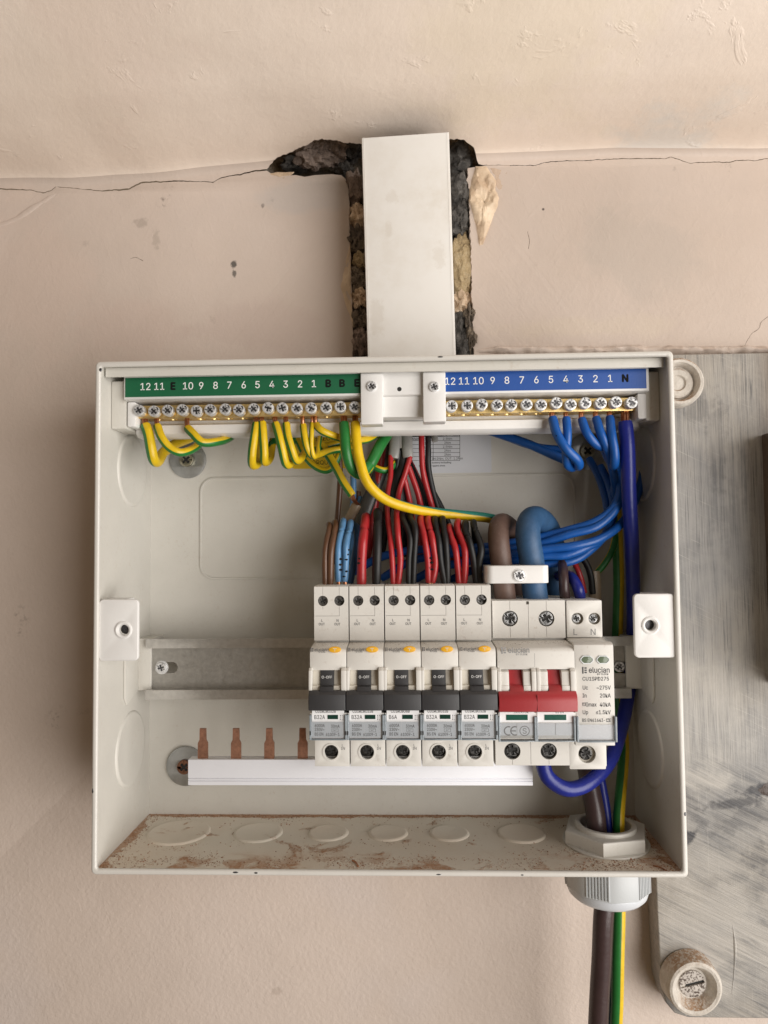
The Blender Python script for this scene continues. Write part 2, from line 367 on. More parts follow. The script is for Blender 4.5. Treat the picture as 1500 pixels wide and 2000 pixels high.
# old board: pale grey paint brushed thinly over dark wood
t = NT('brushed_board_paint')
z = t.sep()[2]; x = t.sep()[0]
v1 = t.noise(1.0, 6, 0.7, t.mapped((900, 900, 18)), 0.25); v2 = t.noise(1.0, 4, 0.6, t.mapped((240, 240, 14), (0, 0.05, 0)), 0.4)
vert = t.math('ADD', t.math('MULTIPLY', v1, 0.55), t.math('MULTIPLY', v2, 0.45))
d1 = t.noise(1.0, 6, 0.7, t.mapped((20, 200, 800), (0, math.radians(-27), 0)), 0.5); d2 = t.noise(1.0, 4, 0.6, t.mapped((24, 200, 190), (0, math.radians(-24), 0)), 0.7)
diag = t.math('ADD', t.math('MULTIPLY', d1, 0.55), t.math('MULTIPLY', d2, 0.45))
patch = t.noise(17, 5, 0.65, None, 0.8)
low = t.ramp(t.math('MULTIPLY', t.math('ADD', t.math('MULTIPLY', z, -9.0), t.math('MULTIPLY', patch, 0.9)), 0.5), (0.68, 0.0), (0.75, 1.0))
st = t.mix(low, vert, diag)
thin = t.ramp(patch, (0.38, 0.0), (0.68, 1.0))
stv = t.math('ADD', st, t.math('MULTIPLY', t.math('SUBTRACT', thin, 0.5), 0.16))
streak = t.ramp(stv, (0.45, 0.0), (0.54, 0.20), (0.65, 0.70))
col = t.mix(t.ramp(t.noise(22, 5, 0.65), (0.3, 0.0), (0.7, 1.0)), (0.31, 0.288, 0.258), (0.42, 0.388, 0.342))
col = t.mix(t.ramp(t.noise(9, 4, 0.6, None, 0.5), (0.45, 0.0), (0.65, 0.55)), col, (0.265, 0.27, 0.28))
col = t.mix(streak, col, (0.125, 0.127, 0.132))
fl1 = t.noise(1.0, 3, 0.6, t.mapped((1500, 1500, 26)), 0.1); fl2 = t.noise(1.0, 3, 0.6, t.mapped((30, 200, 1500), (0, math.radians(-26), 0)), 0.2)
fine_l = t.math('MULTIPLY', t.ramp(t.mix(low, fl1, fl2), (0.58, 0.0), (0.68, 0.85)), t.ramp(t.noise(26, 3, 0.6), (0.42, 0.0), (0.6, 1.0)))
col = t.mix(fine_l, col, (0.075, 0.077, 0.082))
col = t.mix(t.math('MULTIPLY', t.ramp(t.mix(low, fl2, fl1), (0.60, 0.0), (0.72, 0.5)), t.ramp(t.noise(19, 3, 0.6), (0.45, 0.0), (0.65, 1.0))), col, (0.56, 0.53, 0.48))
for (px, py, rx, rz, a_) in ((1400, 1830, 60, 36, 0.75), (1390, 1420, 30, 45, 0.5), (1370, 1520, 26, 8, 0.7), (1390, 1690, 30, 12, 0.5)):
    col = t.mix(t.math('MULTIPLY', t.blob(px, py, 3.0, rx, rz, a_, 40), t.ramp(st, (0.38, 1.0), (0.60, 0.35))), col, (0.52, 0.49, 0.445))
for (px, py, rx, rz, a_, rt) in ((1490, 1545, 17, 5, 1.0, 0.1), (1440, 1567, 22, 4, 0.8, 0.12), (1345, 1636, 6, 4, 1.0, 0.5), (1460, 1600, 24, 7, 0.45, 0.35), (1480, 1680, 10, 12, 0.6, 0.0), (1370, 800, 14, 10, 0.35, 0.0), (1400, 860, 7, 34, 0.35, 0.0), (1345, 1570, 6, 20, 0.5, 0.5), (1440, 1050, 10, 40, 0.22, 0.0)):
    bl = t.math('MULTIPLY', t.blob(px, py, 3.0, rx, rz, a_, 130, rt), t.ramp(st, (0.40, 0.85 if a_ > 0.75 else 0.35), (0.54, 1.0)))
    col = t.mix(bl, col, (0.05, 0.05, 0.056))
# shade at the right edge, painted in as dark wood brown
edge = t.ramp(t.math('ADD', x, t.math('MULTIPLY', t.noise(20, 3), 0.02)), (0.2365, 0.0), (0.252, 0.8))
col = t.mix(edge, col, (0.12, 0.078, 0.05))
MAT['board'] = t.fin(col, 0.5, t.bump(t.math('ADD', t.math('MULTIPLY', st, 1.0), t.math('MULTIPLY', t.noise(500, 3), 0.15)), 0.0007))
t = NT('dusty_boss')
gm = t.n('ShaderNodeNewGeometry'); s3 = t.n('ShaderNodeSeparateXYZ'); t.l(gm.outputs['Normal'], s3.inputs[0])
up = t.math('MULTIPLY', t.ramp(s3.outputs[2], (0.35, 0.0), (0.8, 1.0)), t.ramp(t.noise(600, 4, 0.7), (0.42, 0.1), (0.55, 0.9)))
col = t.mix(t.ramp(t.noise(180, 5, 0.7), (0.35, 0.0), (0.7, 1.0)), (0.50, 0.455, 0.40), (0.68, 0.64, 0.58))
MAT['boss'] = t.fin(t.mix(up, col, (0.33, 0.19, 0.10)), 0.7, t.bump(t.noise(420, 4, 0.6), 0.0006))
t = NT('speckled_screw')
MAT['speckle'] = t.fin(t.ramp(t.noise(900, 3, 0.6), (0.42, (0.09, 0.065, 0.05)), (0.52, (0.50, 0.46, 0.42))), 0.7, t.bump(t.noise(900, 3), 0.0004))
MAT['dust'] = plastic('brick_dust', (0.43, 0.245, 0.15), 0.9, 0.4)
# bottom panel with drifts of brick dust
t = NT('dusty_powder_coat')
y = t.sep()[1]; x = t.sep()[0]
fine = t.noise(650, 4, 0.7); blot = t.noise(52, 5, 0.65, None, 0.5); wide = t.noise(17, 3, 0.6)
yw = t.math('ADD', y, t.math('MULTIPLY', t.math('SUBTRACT', blot, 0.5), 0.012))
back = t.ramp(yw, (-0.0 + 0.0, 0.0), (0.0, 0.0)) if False else t.math('GREATER_THAN', yw, -0.0042)
front = t.math('MULTIPLY', t.ramp(t.math('MULTIPLY', y, -10.0), (0.50, 0.0), (0.72, 1.0)), t.ramp(blot, (0.50, 0.0), (0.57, 1.0)))
mid_ = t.math('MULTIPLY', t.ramp(blot, (0.60, 0.0), (0.66, 0.9)), t.ramp(fine, (0.35, 0.3), (0.55, 1.0)))
sx = t.math('ABSOLUTE', x)
side = t.math('GREATER_THAN', t.math('ADD', sx, t.math('MULTIPLY', t.math('SUBTRACT', blot, 0.5), 0.022)), 0.1425)
f = t.math('MINIMUM', t.math('ADD', t.math('ADD', back, front), t.math('ADD', mid_, t.math('MULTIPLY', side, 0.8))), 1.0)
f = t.math('MULTIPLY', f, t.ramp(fine, (0.30, 0.55), (0.55, 1.0)))
film = t.math('MULTIPLY', t.ramp(wide, (0.35, 0.05), (0.65, 0.40)), t.ramp(fine, (0.3, 0.7), (0.6, 1.0)))
col = t.mix(film, (0.74, 0.69, 0.60), (0.60, 0.43, 0.29))
col = t.mix(t.math('MULTIPLY', f, 0.9), col, (0.43, 0.215, 0.105))
MAT['steel_dusty'] = t.fin(col, t.math('ADD', t.math('MULTIPLY', f, 0.4), 0.45), t.bump(t.math('ADD', f, t.math('MULTIPLY', fine, 0.3)), 0.0004))

# ------------------------------------------------------------------ shared small shapes
def screw_mesh(r, ang=0.0, h=1.6, hexed=False, depth=0.5):
    """pan head with a cross recess, head face towards -Y; origin at the head's base"""
    a, b = r * 0.17, r * 0.62
    cross = [(a, a), (a, b), (-a, b), (-a, a), (-b, a), (-b, -a), (-a, -a), (-a, -b), (a, -b), (a, -a), (b, -a), (b, a)]
    outs = [circ(0, 0, r, 24), rot2(cross, ang)]
    for k in range(4):
        outs.append(rot2([(r * 0.36, -r * 0.035), (r * 0.86, -r * 0.035), (r * 0.86, r * 0.035), (r * 0.36, r * 0.035)], ang + math.pi / 4 + k * math.pi / 2))
    d1 = pdata(outs, -h, -h + depth, r * 0.07)
    d2 = pdata([circ(0, 0, r * 0.985, 24)], -h + depth - 0.02, 0.0)
    V, F = join(d1, d2)
    me = bpy.data.meshes.new('screw_head'); me.from_pydata([Vector(v) * MM for v in V], [], F); me.update()
    n1 = len(d1[1])
    return me, n1
_SC = {}
def screw(name, p, r, mat, parent, h=1.6, ang=None, floor='cross'):
    a = random.choice([0.1, 0.35, 0.6, 0.85, 1.1, 1.35]) if ang is None else ang
    key = (r, round(a, 2), h, mat, floor)
    if key not in _SC:
        me, n1 = screw_mesh(r, a, h); me.materials.append(MAT[mat]); me.materials.append(MAT[floor])
        for i, pl in enumerate(me.polygons):
            if i >= n1 and pl.normal.y < -0.9: pl.material_index = 1
        smooth(me, 35); _SC[key] = me
    o = bpy.data.objects.new(name, _SC[key]); COL.objects.link(o); o.location = (Vector(p) - ORG) * MM; o.parent = parent
    return o
def lump(name, p, s, mat, parent=None, seed=0, amp=0.35, sub=3, freq=1.6):
    bm = bmesh.new(); bmesh.ops.create_icosphere(bm, subdivisions=sub, radius=1)
    V = []
    for v in bm.verts:
        k = 1 + amp * noise.fractal(v.co * freq + Vector((seed * 7.3, seed * 3.1, 0)), 0.9, 2.0, 3)
        V.append(Vector(p) + Vector((v.co.x * s[0], v.co.y * s[1], v.co.z * s[2])) * k)
    bm.verts.index_update(); F = [[v.index for v in f.verts] for f in bm.faces]; bm.free()
    return mesh(name, V, F, mat, parent, 22)

# ------------------------------------------------------------------ the setting: wall, ceiling
YW = 20.0
def jag(x, s=1.0, f=0.05, sd=0.0):
    return s * (noise.noise(Vector((x * f, sd, 0))) + 0.5 * noise.noise(Vector((x * f * 3.1, sd, 5))) + 0.25 * noise.noise(Vector((x * f * 8, sd, 9))))
CRK = [(-700, 272)] + [(at(a, b, 20).x, at(a, b, 20).z) for a, b in ((-60, 372), (0, 369), (60, 371), (84, 377), (98, 372), (110, 364), (160, 369), (200, 373), (252, 370), (262, 364), (276, 357), (350, 353), (400, 355), (416, 356), (430, 347), (470, 340), (500, 334), (522, 332), (700, 326), (925, 321), (960, 322), (1042, 323), (1060, 318), (1082, 315), (1160, 312), (1200, 310), (1298, 309), (1312, 306), (1345, 318), (1400, 316), (1425, 317), (1438, 313), (1480, 313), (1495, 309), (1600, 311))] + [(700, 279)]
def zbase(x):
    for (x0, z0), (x1, z1) in zip(CRK, CRK[1:]):
        if x <= x1: return z0 + (z1 - z0) * (x - x0) / (x1 - x0)
    return 279
def zcrack(x):
    pts = CRK
    for (x0, z0), (x1, z1) in zip(pts, pts[1:]):
        if x <= x1:
            return z0 + (z1 - z0) * (x - x0) / (x1 - x0) + jag(x, 0.35, 0.08, 3) + jag(x, 0.45, 0.3, 17)
    return 279
org()
wall = tag(bpy.data.objects.new('wall', None), None, None, None, 'structure'); COL.objects.link(wall)
out = []
out += [(-700, -600), (700, -600)]
xs = [700 - k * 1.5 for k in range(int((700 - 66) / 1.5) + 1)]
out += [(x_, zcrack(x_) - 0.12) for x_ in xs]
# right edge of the chase, downwards
zz = 279
while zz > 60:
    fr_ = (279 - zz) / 122; out.append((55 + 2 * fr_ + jag(zz, 1.3, 0.09, 11) + jag(zz, 0.9, 0.4, 12), zz)); zz -= 1.2
while zz < 266:
    fr_ = (279 - zz) / 122; out.append((-23.5 + 2.6 * fr_ + jag(zz, 1.1, 0.08, 23) + jag(zz, 0.7, 0.4, 24), zz)); zz += 1.2
out += [(-24, 270), (-25.2, 274.2), (-28, 276.6), (-34, 277.5), (-45, 277.2), (-52, 276.2), (-58, 277.6), (-66, 277.2), (-73, 278.0)]
xs = [-77 - k * 1.5 for k in range(int((700 - 77) / 1.5) + 1)]
out += [(x_, zcrack(x_) - 0.12) for x_ in xs]
prism('plaster_face', [out], YW, YW + 26, MAT['wall'], wall, 0.5, seg=2, sm=40)
# rough masonry behind
V, F = [], []
nx, nz = 90, 120
for j in range(nz + 1):
    for i in range(nx + 1):
        X = -110 + 220 * i / nx; Z = 60 + 290 * j / nz
        q = Vector((X * 0.05, Z * 0.05, 2))
        V.append((X, YW + 26 - 10 * noise.fractal(q, 0.7, 2.1, 6) - 5 * noise.noise(q * 2.4) , Z))
for j in range(nz):
    for i in range(nx):
        a = j * (nx + 1) + i; F.append([a, a + 1, a + nx + 2, a + nx + 1])
mesh('masonry', V, F, MAT['rubble'], wall, 60)
# stones and lumps seen in the chase
for k, (px, py, Y, s, mt) in enumerate([
    (612, 303, 26, (12, 9, 8), 'pink'), (650, 293, 28, (9, 9, 9), 'pink'), (575, 322, 34, (9, 8, 4), 'blackish'), (688, 292, 34, (8, 8, 8), 'blackish'), (672, 335, 33, (6, 6, 5), 'blackish'),
    (691, 372, 25, (6, 7, 12), 'pink'), (698, 425, 25, (6, 7, 9), 'plaster'), (694, 470, 24, (6, 7, 9), 'rubble'), (703, 512, 25, (5, 7, 6), 'ochre'), (700, 548, 25, (6, 7, 8), 'rubble'), (705, 583, 24, (6, 7, 6), 'plaster'), (702, 628, 26, (6, 7, 9), 'rubble'), (706, 668, 24, (6, 8, 9), 'pink'),
    (895, 322, 30, (9, 8, 14), 'blackish'), (898, 375, 27, (8, 8, 14), 'blackish'), (899, 430, 26, (7, 8, 11), 'blackish'), (903, 522, 25, (8, 5, 21), 'ochre'), (903, 596, 27, (7, 7, 9), 'plaster'), (902, 640, 29, (7, 8, 14), 'blackish'), (917, 620, 24, (3.4, 6, 10), 'rubble'), (922, 660, 24, (3.2, 6, 9), 'rubble'), (905, 680, 27, (7, 7, 9), 'blackish')]):
    lump('stone', at(px, py, Y), s, MAT[mt], wall, k + 1, {'ochre': 0.3, 'blackish': 0.42}.get(mt, 0.55), 4, {'ochre': 2.2}.get(mt, 2.0))
# torn plaster patch right of the chase, and loose flakes
fl = [(929, 324), (951, 324), (960, 339), (970, 352), (968, 367), (975, 387), (971, 408), (962, 430), (953, 453), (943, 479), (936, 481), (931, 453), (924, 419), (916, 393), (916, 372), (921, 350)]
def patch(name, pts, mat, h, parent, seed, y0=YW):
    P = []
    for (a, b), (a2, b2) in zip(pts, pts[1:] + pts[:1]):
        for q in range(4):
            u_ = q / 4; v_ = at(a + (a2 - a) * u_, b + (b2 - b) * u_, y0); P.append(v_ + Vector((jag(v_.z, 0.5, 0.5, seed), 0, jag(v_.x, 0.5, 0.5, seed + 3))))
    c = sum(P, Vector()) / len(P)
    V, F = [], []; n = len(P); rings = 10
    for q in range(rings + 1):
        s = (q / rings) * 0.97
        for p in P:
            v = p.lerp(c, s); hh = 0 if q == 0 else h * (0.8 + 0.9 * noise.noise(v * 0.16 + Vector((seed, 0, 0))) + 0.35 * noise.noise(v * 0.5)) * min(1.0, 0.45 + s * 1.6)
            V.append((v.x, y0 + 0.3 - hh, v.z) if q else (v.x, y0 + 0.3, v.z))
    for q in range(rings):
        for k in range(n):
            a, b = q * n + k, q * n + (k + 1) % n; F.append([a, b, b + n, a + n])
    return mesh(name, V, F, mat, parent, 50)
patch('torn_plaster', fl, MAT['plaster'], 3.2, wall, 1)
patch('plaster_flake', [(951, 322), (996, 322), (994, 345), (988, 365), (976, 386), (968, 362), (961, 338)], MAT['pinkplaster'], 0.35, wall, 4)
patch('plaster_flake', [(522, 339), (540, 336), (575, 335), (570, 341), (560, 345), (554, 351), (548, 346), (530, 342)], MAT['plaster'], 0.5, wall, 2)
patch('plaster_flake', [(672, 520), (684, 470), (686, 560), (690, 640), (676, 600), (664, 560), (668, 545)], MAT['plaster'], 0.7, wall, 3)
# the ragged plaster lip above the board
V, F = [], []
N = 200
for i in range(N + 1):
    px = 926 + (1900 - 926) * i / N; tp_ = min(1.0, i / 9)
    c0 = at(px, 683 + 6 * jag(px, 0.5, 0.02, 31), YW - 2)
    rr_ = (2.6 + 1.8 * jag(px, 0.9, 0.022, 5)) * (0.4 + 0.6 * tp_)
    for k in range(7):
        a = math.pi * k / 6
        V.append((c0.x, YW + 0.5 - tp_ * (4.0 + jag(px, 3.0, 0.016, 8)) * math.sin(a) * (1 + 0.35 * noise.noise(Vector((px * 0.03, k, 0)))), c0.z + rr_ * math.cos(a) + jag(px, 0.7, 0.03, k * 0.6)))
for i in range(N):
    for k in range(6): F.append([i * 7 + k, i * 7 + k + 1, i * 7 + k + 8, i * 7 + k + 7])
mesh('plaster_lip', V, F, MAT['wall'], wall, 60)
# ridge of old filler, upper left, and paint dribbles
def ridge(name, pts, wd, h, mat, parent, y0=YW, seed=0):
    C = catmull([at(a, b, y0) for a, b in pts], 10); V, F = [], []
    for i, p in enumerate(C):
        T = (C[min(i + 1, len(C) - 1)] - C[max(i - 1, 0)]).normalized(); B = T.cross(Vector((0, 1, 0)))
        e = math.sin(math.pi * min(1, max(0.02, i / (len(C) - 1)))) ** 0.5 * (0.8 + 0.5 * noise.noise(p * 0.1 + Vector((seed, 0, 0))))
        for k in range(6):
            a = math.pi * k / 5; q = p + B * math.cos(a) * wd * e; V.append((q.x, y0 + 0.1 - h * math.sin(a) * e, q.z))
    for i in range(len(C) - 1):
        for k in range(5): F.append([i * 6 + k, i * 6 + k + 1, i * 6 + k + 7, i * 6 + k + 6])
    return mesh(name, V, F, mat, parent, 70)
ridge('filler_ridge', [(-60, 455), (20, 432), (70, 402), (112, 376)], 2.2, 0.5, MAT['wall'], wall)
for pts_ in ([(1512, 608), (1500, 618), (1486, 630), (1482, 642), (1468, 652), (1458, 668), (1452, 680)], [(1030, 452), (1034, 470), (1032, 486)], [(255, 505), (266, 503), (280, 510)]):
    C_ = catmull([at(a, b, YW) for a, b in pts_], 6); V, F = [], []
    for i, p in enumerate(C_):
        T_ = (C_[min(i + 1, len(C_) - 1)] - C_[max(i - 1, 0)]).normalized(); B_ = T_.cross(Vector((0, 1, 0))) * (0.14 + 0.1 * noise.noise(p * 0.6)); p = p + Vector((jag(p.z, 0.4, 0.4, 2), 0, 0))
        V += [(p.x + B_.x, YW - 0.04, p.z + B_.z), (p.x - B_.x, YW - 0.04, p.z - B_.z)]
    for i in range(len(C_) - 1): F.append([2 * i, 2 * i + 1, 2 * i + 3, 2 * i + 2])
    mesh('hairline_crack', V, F, MAT['crack'], wall, 0)  # each crack is a thin dark strip laid over the plaster
tag(wall, 'beige painted plaster wall with a chase broken open behind the trunking')

# ceiling: a skin of arc-length rows over a shallow cove, its lower edge following the crack and the broken hole
prof = [(0, 0), (0.5, 1.5), (1.8, 2.9), (4.5, 4.2), (10, 5.3), (18, 6.2), (28, 7.4), (42, 10), (60, 15), (85, 26), (115, 42), (150, 62), (200, 92), (320, 170)]
def cove(s):
    for (a0, b0), (a1, b1) in zip(prof, prof[1:]):
        L = math.hypot(a1 - a0, b1 - b0)
        if s <= L: return a0 + (a1 - a0) * s / L, b0 + (b1 - b0) * s / L
        s -= L
    return prof[-1]
HOLE = [(-77.5, 0), (-72, 4), (-66, 7), (-58, 10.5), (-50, 15), (-44, 20), (-38, 21), (-30, 20), (-24, 17), (-14, 15), (0, 15), (20, 15), (38, 16), (46, 19), (52, 17), (58, 10), (60.5, 2), (62, 0)]
def gap(x_):
    g = 0.05 + 0.75 * max(0.0, 0.35 + noise.noise(Vector((x_ * 0.021, 3.3, 0))))
    return g * (1.1 if x_ < 0 else 0.45) - (0.08 if x_ > 70 else 0.0)
def s0(x_):
    if x_ <= HOLE[0][0] or x_ >= HOLE[-1][0]: return 0.25 + 0.25 * noise.noise(Vector((x_ * 0.04, 7, 0)))
    for (a, b), (c, d) in zip(HOLE, HOLE[1:]):
        if x_ <= c: return max(0.3, b + (d - b) * (x_ - a) / (c - a) + jag(x_, 1.3, 0.14, 41) + jag(x_, 0.7, 0.5, 43))
    return 0.3
xs = [-700 + k * 10 for k in range(42)] + [-280 + k * 1.5 for k in range(120)] + [-100 + k * 1.0 for k in range(180)] + [80 + k * 1.5 for k in range(120)] + [260 + k * 10 for k in range(45)]
V, F = [], []
rows = 52
def ceil_pt(v, x_, zc_, zk):
    """v < 0: on the strip of skim flush with the wall below the corner; v > 0: out along the cove"""
    if v <= 0: return YW, zk + v
    e_ = min(1.0, v / 90.0); dy, dz = cove(v)
    return YW - dy, zk * (1 - e_) + 281 * e_ + dz + 0.7 * noise.noise(Vector((x_ * 0.018, v * 0.02, 3))) * min(1.0, v / 20)
for x_ in xs:
    zc_ = zcrack(x_); st_ = s0(x_); zk = sum(zbase(x_ + d_ * 5) for d_ in range(-8, 9)) / 17 + 2.5
    hs = max(0.5, zk - zc_); v0 = -hs + gap(x_) + (0.0 if st_ < 0.6 else st_ + hs * min(1.0, st_ / 4))
    a_, b_ = ceil_pt(v0, x_, zc_, zk); V.append((x_, a_ + 1.2, b_ + 8)); V.append((x_, a_ + 0.02, b_))
    for r_ in range(rows + 1):
        vr = -hs * (1 - r_ / 5) if r_ < 5 else 355 * ((r_ - 5) / (rows - 5)) ** 1.35
        a_, b_ = ceil_pt(max(vr, v0 + 0.03 + 0.05 * r_), x_, zc_, zk); V.append((x_, a_, b_))
W_ = rows + 3
for i in range(len(xs) - 1):
    for r_ in range(W_ - 1):
        a = i * W_ + r_; F.append([a, a + 1, a + W_ + 1, a + W_])
ceil_ = mesh('ceiling', V, F, MAT['ceiling'], None, 40); ceil_.data.materials.append(MAT['wall'])
for k_, p_ in enumerate(ceil_.data.polygons):
    if k_ % (W_ - 1) < 9: p_.material_index = 1      # the skim below the corner carries the wall's paint
tag(ceil_, 'cream painted ceiling meeting the wall along a hairline crack', kind='structure')
# dark void above the wall (loft board) so the hole looks into a closed cavity
prism('cavity_lining', [rect(-160, 160, 255, 420)], 66, 70, MAT['rubble'], wall)

# ------------------------------------------------------------------ old board and its fixing bosses
bd = empty('wooden_board', (215, 20, -45), 'grey brush-painted old timber board behind the right side of the white enclosure', 'board')
BO = [(157.5, 149 + 0), (157.7, -100), (158.4, -185), (159.5, -228), (162, -238), (167, -244), (175, -246.5)]
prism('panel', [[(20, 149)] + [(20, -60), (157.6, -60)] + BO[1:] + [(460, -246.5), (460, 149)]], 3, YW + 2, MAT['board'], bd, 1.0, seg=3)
kn = at(1499, 1542, 3)
V, F = lathe([(5.0, 0.02), (3.6, 0.22), (1.8, 0.28), (0.4, 0.2)], (kn.x + 2, 2.95, kn.z), n=22)
V = [Vector((kn.x + 2 + (v.x - kn.x - 2) * (1.2 + 0.5 * noise.noise(v * 0.5)), v.y, kn.z + (v.z - kn.z) * (0.7 + 0.5 * noise.noise(v * 0.6)))) for v in V]
mesh('knot', V, F, plastic('wood_knot', (0.05, 0.026, 0.016), 0.4, 0.5, 0.0004, 500), bd)
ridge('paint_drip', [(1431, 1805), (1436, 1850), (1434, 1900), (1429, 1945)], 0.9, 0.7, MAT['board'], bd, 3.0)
bq_ = at(1361, 1934, -9); bx_, bz_ = bq_.x - 0.8, bq_.z + 0.3
p = at(1350, 1915, 3)
b1 = empty('fixing_boss', (p.x, 3, p.z), 'tall dusty round fixing boss with slotted screw at the lower right corner of the board', 'fixing boss', 'round bosses fixing the old board')
f = at(1361, 1936, -17)
ax = Vector((f.x - p.x, -20, f.z - p.z)) * 0.0 + Vector((0.06, -1, -0.02))
V, F = lathe([(16.6, 0), (16.4, 2), (16.0, 7), (15.9, 9.5), (15.3, 11.2), (14.0, 11.9), (12.4, 11.4), (11.0, 9.4), (9.6, 7.0), (8.8, 5.6)], (bx_, 3, bz_), ax, 48)
mesh('collar', V, F, MAT['boss'], b1)
c_ = Vector((bx_, 3, bz_)) + ax.normalized() * 6.8
V, F = join(pdata([circ(c_.x, c_.z, 7.6, 28), rot2(rect(-6.8, 6.8, -0.85, 0.85), 0.25, c_.x, c_.z)], c_.y, c_.y + 1.5, 0.2), pdata([circ(c_.x, c_.z, 7.4, 28)], c_.y + 1.2, c_.y + 2.5))
mesh('slotted_screw', V, F, MAT['speckle'], b1)
mesh('slot', *pdata([rot2(rect(-6.7, 6.7, -0.8, 0.8), 0.25, c_.x, c_.z)], c_.y + 1.0, c_.y + 1.3), MAT['hole'], b1)
p = at(1336, 745, -5)
b2 = empty('fixing_boss', (p.x, 3, p.z), 'shallow painted-over round fixing boss beside the top right corner of the enclosure', 'fixing boss', 'round bosses fixing the old board')
V, F = lathe([(15.0, 0), (15.2, 2), (14.6, 6.8), (13.4, 8.2), (12.0, 8.0), (11.0, 6.0), (10.2, 2.6), (9.4, 2.2), (9.2, 3.8), (8.0, 4.6), (5, 4.3), (4.2, 3.0), (1.5, 3.4)], (p.x - 2.2, 3, p.z), (0, -1, 0), 40)
mesh('collar', V, F, MAT['boss'], b2)

q = at(1495, 1100, 3)  # guessed cabinet, added and sized for the soft shade on the board
cb0 = empty('guessed_cabinet', (q.x + 60, 3, 40), 'guessed dark brown timber cabinet added at the right edge, shading the board', 'cabinet')
MAT['dark_wood'] = plastic('dark_stained_wood', (0.085, 0.055, 0.036), 0.5, 0.4, 0.0003, 300)
zt1, zb1 = at(1493, 850, 3).z, at(1493, 1335, 3).z
prism('carcass', [rect(q.x, q.x + 160, zb1, zt1)], -30, 2.9, MAT['dark_wood'], cb0, 1.0)
prism('cabinet_door', [rect(q.x + 4, q.x + 156, zb1 + 4, zt1 - 4)], -42, -30.1, MAT['dark_wood'], cb0, 1.2)
V, F = lathe([(5, 0), (4, 4), (7, 9), (7.5, 13), (5, 16)], (q.x + 18, -42, (zb1 + zt1) / 2), n=24); mesh('door_knob', V, F, MAT['brass'], cb0)

# ------------------------------------------------------------------ trunking
tk = empty('cable_trunking', (15, YW, 140), 'white plastic cable trunking running up to the ceiling above the enclosure', 'trunking')
A = [(-9.2, 133.0), (42.5, 133.0), (40.2, 278.6), (-11.9, 276.6)]
t0 = pdata([A], -22, -20.4, 0.7, seg=3)
t = NT('scuffed_white_plastic')
c0_ = t.mix(t.math('MULTIPLY', t.ramp(t.noise(24, 4, 0.6), (0.45, 0.0), (0.7, 0.35)), t.ramp(t.noise(140, 4, 0.7), (0.35, 0.3), (0.6, 1.0))), (0.79, 0.775, 0.745), (0.60, 0.54, 0.45))
c0_ = t.mix(t.ramp(t.noise(1.0, 3, 0.6, t.mapped((1500, 1, 26), (0, -0.1, 0)), 0.2), (0.72, 0.0), (0.76, 0.55)), c0_, (0.33, 0.30, 0.27))
for px, py, rx, rz in ((765, 385, 4.5, 4.5), (858, 500, 4, 9), (760, 450, 2.5, 6), (735, 620, 5, 14)):
    c0_ = t.mix(t.blob(px, py, -22.0, rx, rz, 0.32, 240), c0_, (0.60, 0.55, 0.48))
MAT['trunk'] = t.fin(c0_, 0.4, t.bump(t.noise(40, 3), 0.0002))
mesh('lid', *t0, MAT['trunk'], tk)
mesh('lid_seam', *join(*[pdata([[(A[a_][0] + e_, A[a_][1]), (A[a_][0] + e_ + 0.25, A[a_][1]), (A[b_][0] + e_ + 0.25, A[b_][1]), (A[b_][0] + e_, A[b_][1])]], -22.12, -21.9) for a_, b_, e_ in ((0, 3, 1.3), (1, 2, -1.6))]), MAT['trunk'], tk)
sd = lambda q, e: [(q[0][0], q[0][1]), (q[0][0] + e, q[0][1]), (q[1][0] + e, q[1][1]), (q[1][0], q[1][1])]
mesh('channel', *join(pdata([sd((A[0], A[3]), 1.6)], -20.38, 40), pdata([sd((A[1], A[2]), -1.6)], -20.38, 40)), MAT['white'], tk)

# ------------------------------------------------------------------ enclosure
WX, HZ, D = 148.25, 130.46, 75.0
en = empty('consumer_unit_enclosure', (0, 2, -130), 'open white steel consumer unit enclosure with its cover removed', 'enclosure')
RI = 2.9
prism('rim', [rrect(-WX, WX, -HZ, HZ, 2.6), rrect(-WX + RI, WX - RI, -HZ + RI, HZ - RI, 1.2)], -D, -D + 2.4, MAT['rim_white'], en, 1.2, seg=6, sm=60)
e = 0.6
prism('side_wall', [rect(-D + 1.6, 2, -HZ + e, HZ - e)], -WX + e, -WX + 2.2, MAT['steel_white'], en, axis='x')
prism('side_wall', [rect(-D + 1.6, 2, -HZ + e, HZ - e)], WX - 2.2, WX - e, MAT['steel_white'], en, axis='x')
prism('bottom_wall', [rect(-WX + 2.21, WX - 2.21, -D + 1.6, 2)], -HZ + e, -HZ + 2.2, MAT['steel_dusty'], en, axis='z')
prism('top_wall', [rect(-WX + 2.21, WX - 2.21, -D + 1.6, 2), rect(-6, 38, -20, 0)], HZ - 2.2, HZ - e, MAT['steel_white'], en, axis='z')
prism('back_panel', [rect(-WX + 2.21, WX - 2.21, -HZ + 2.21, HZ - 2.21)], 0, 2, MAT['steel_white'], en)
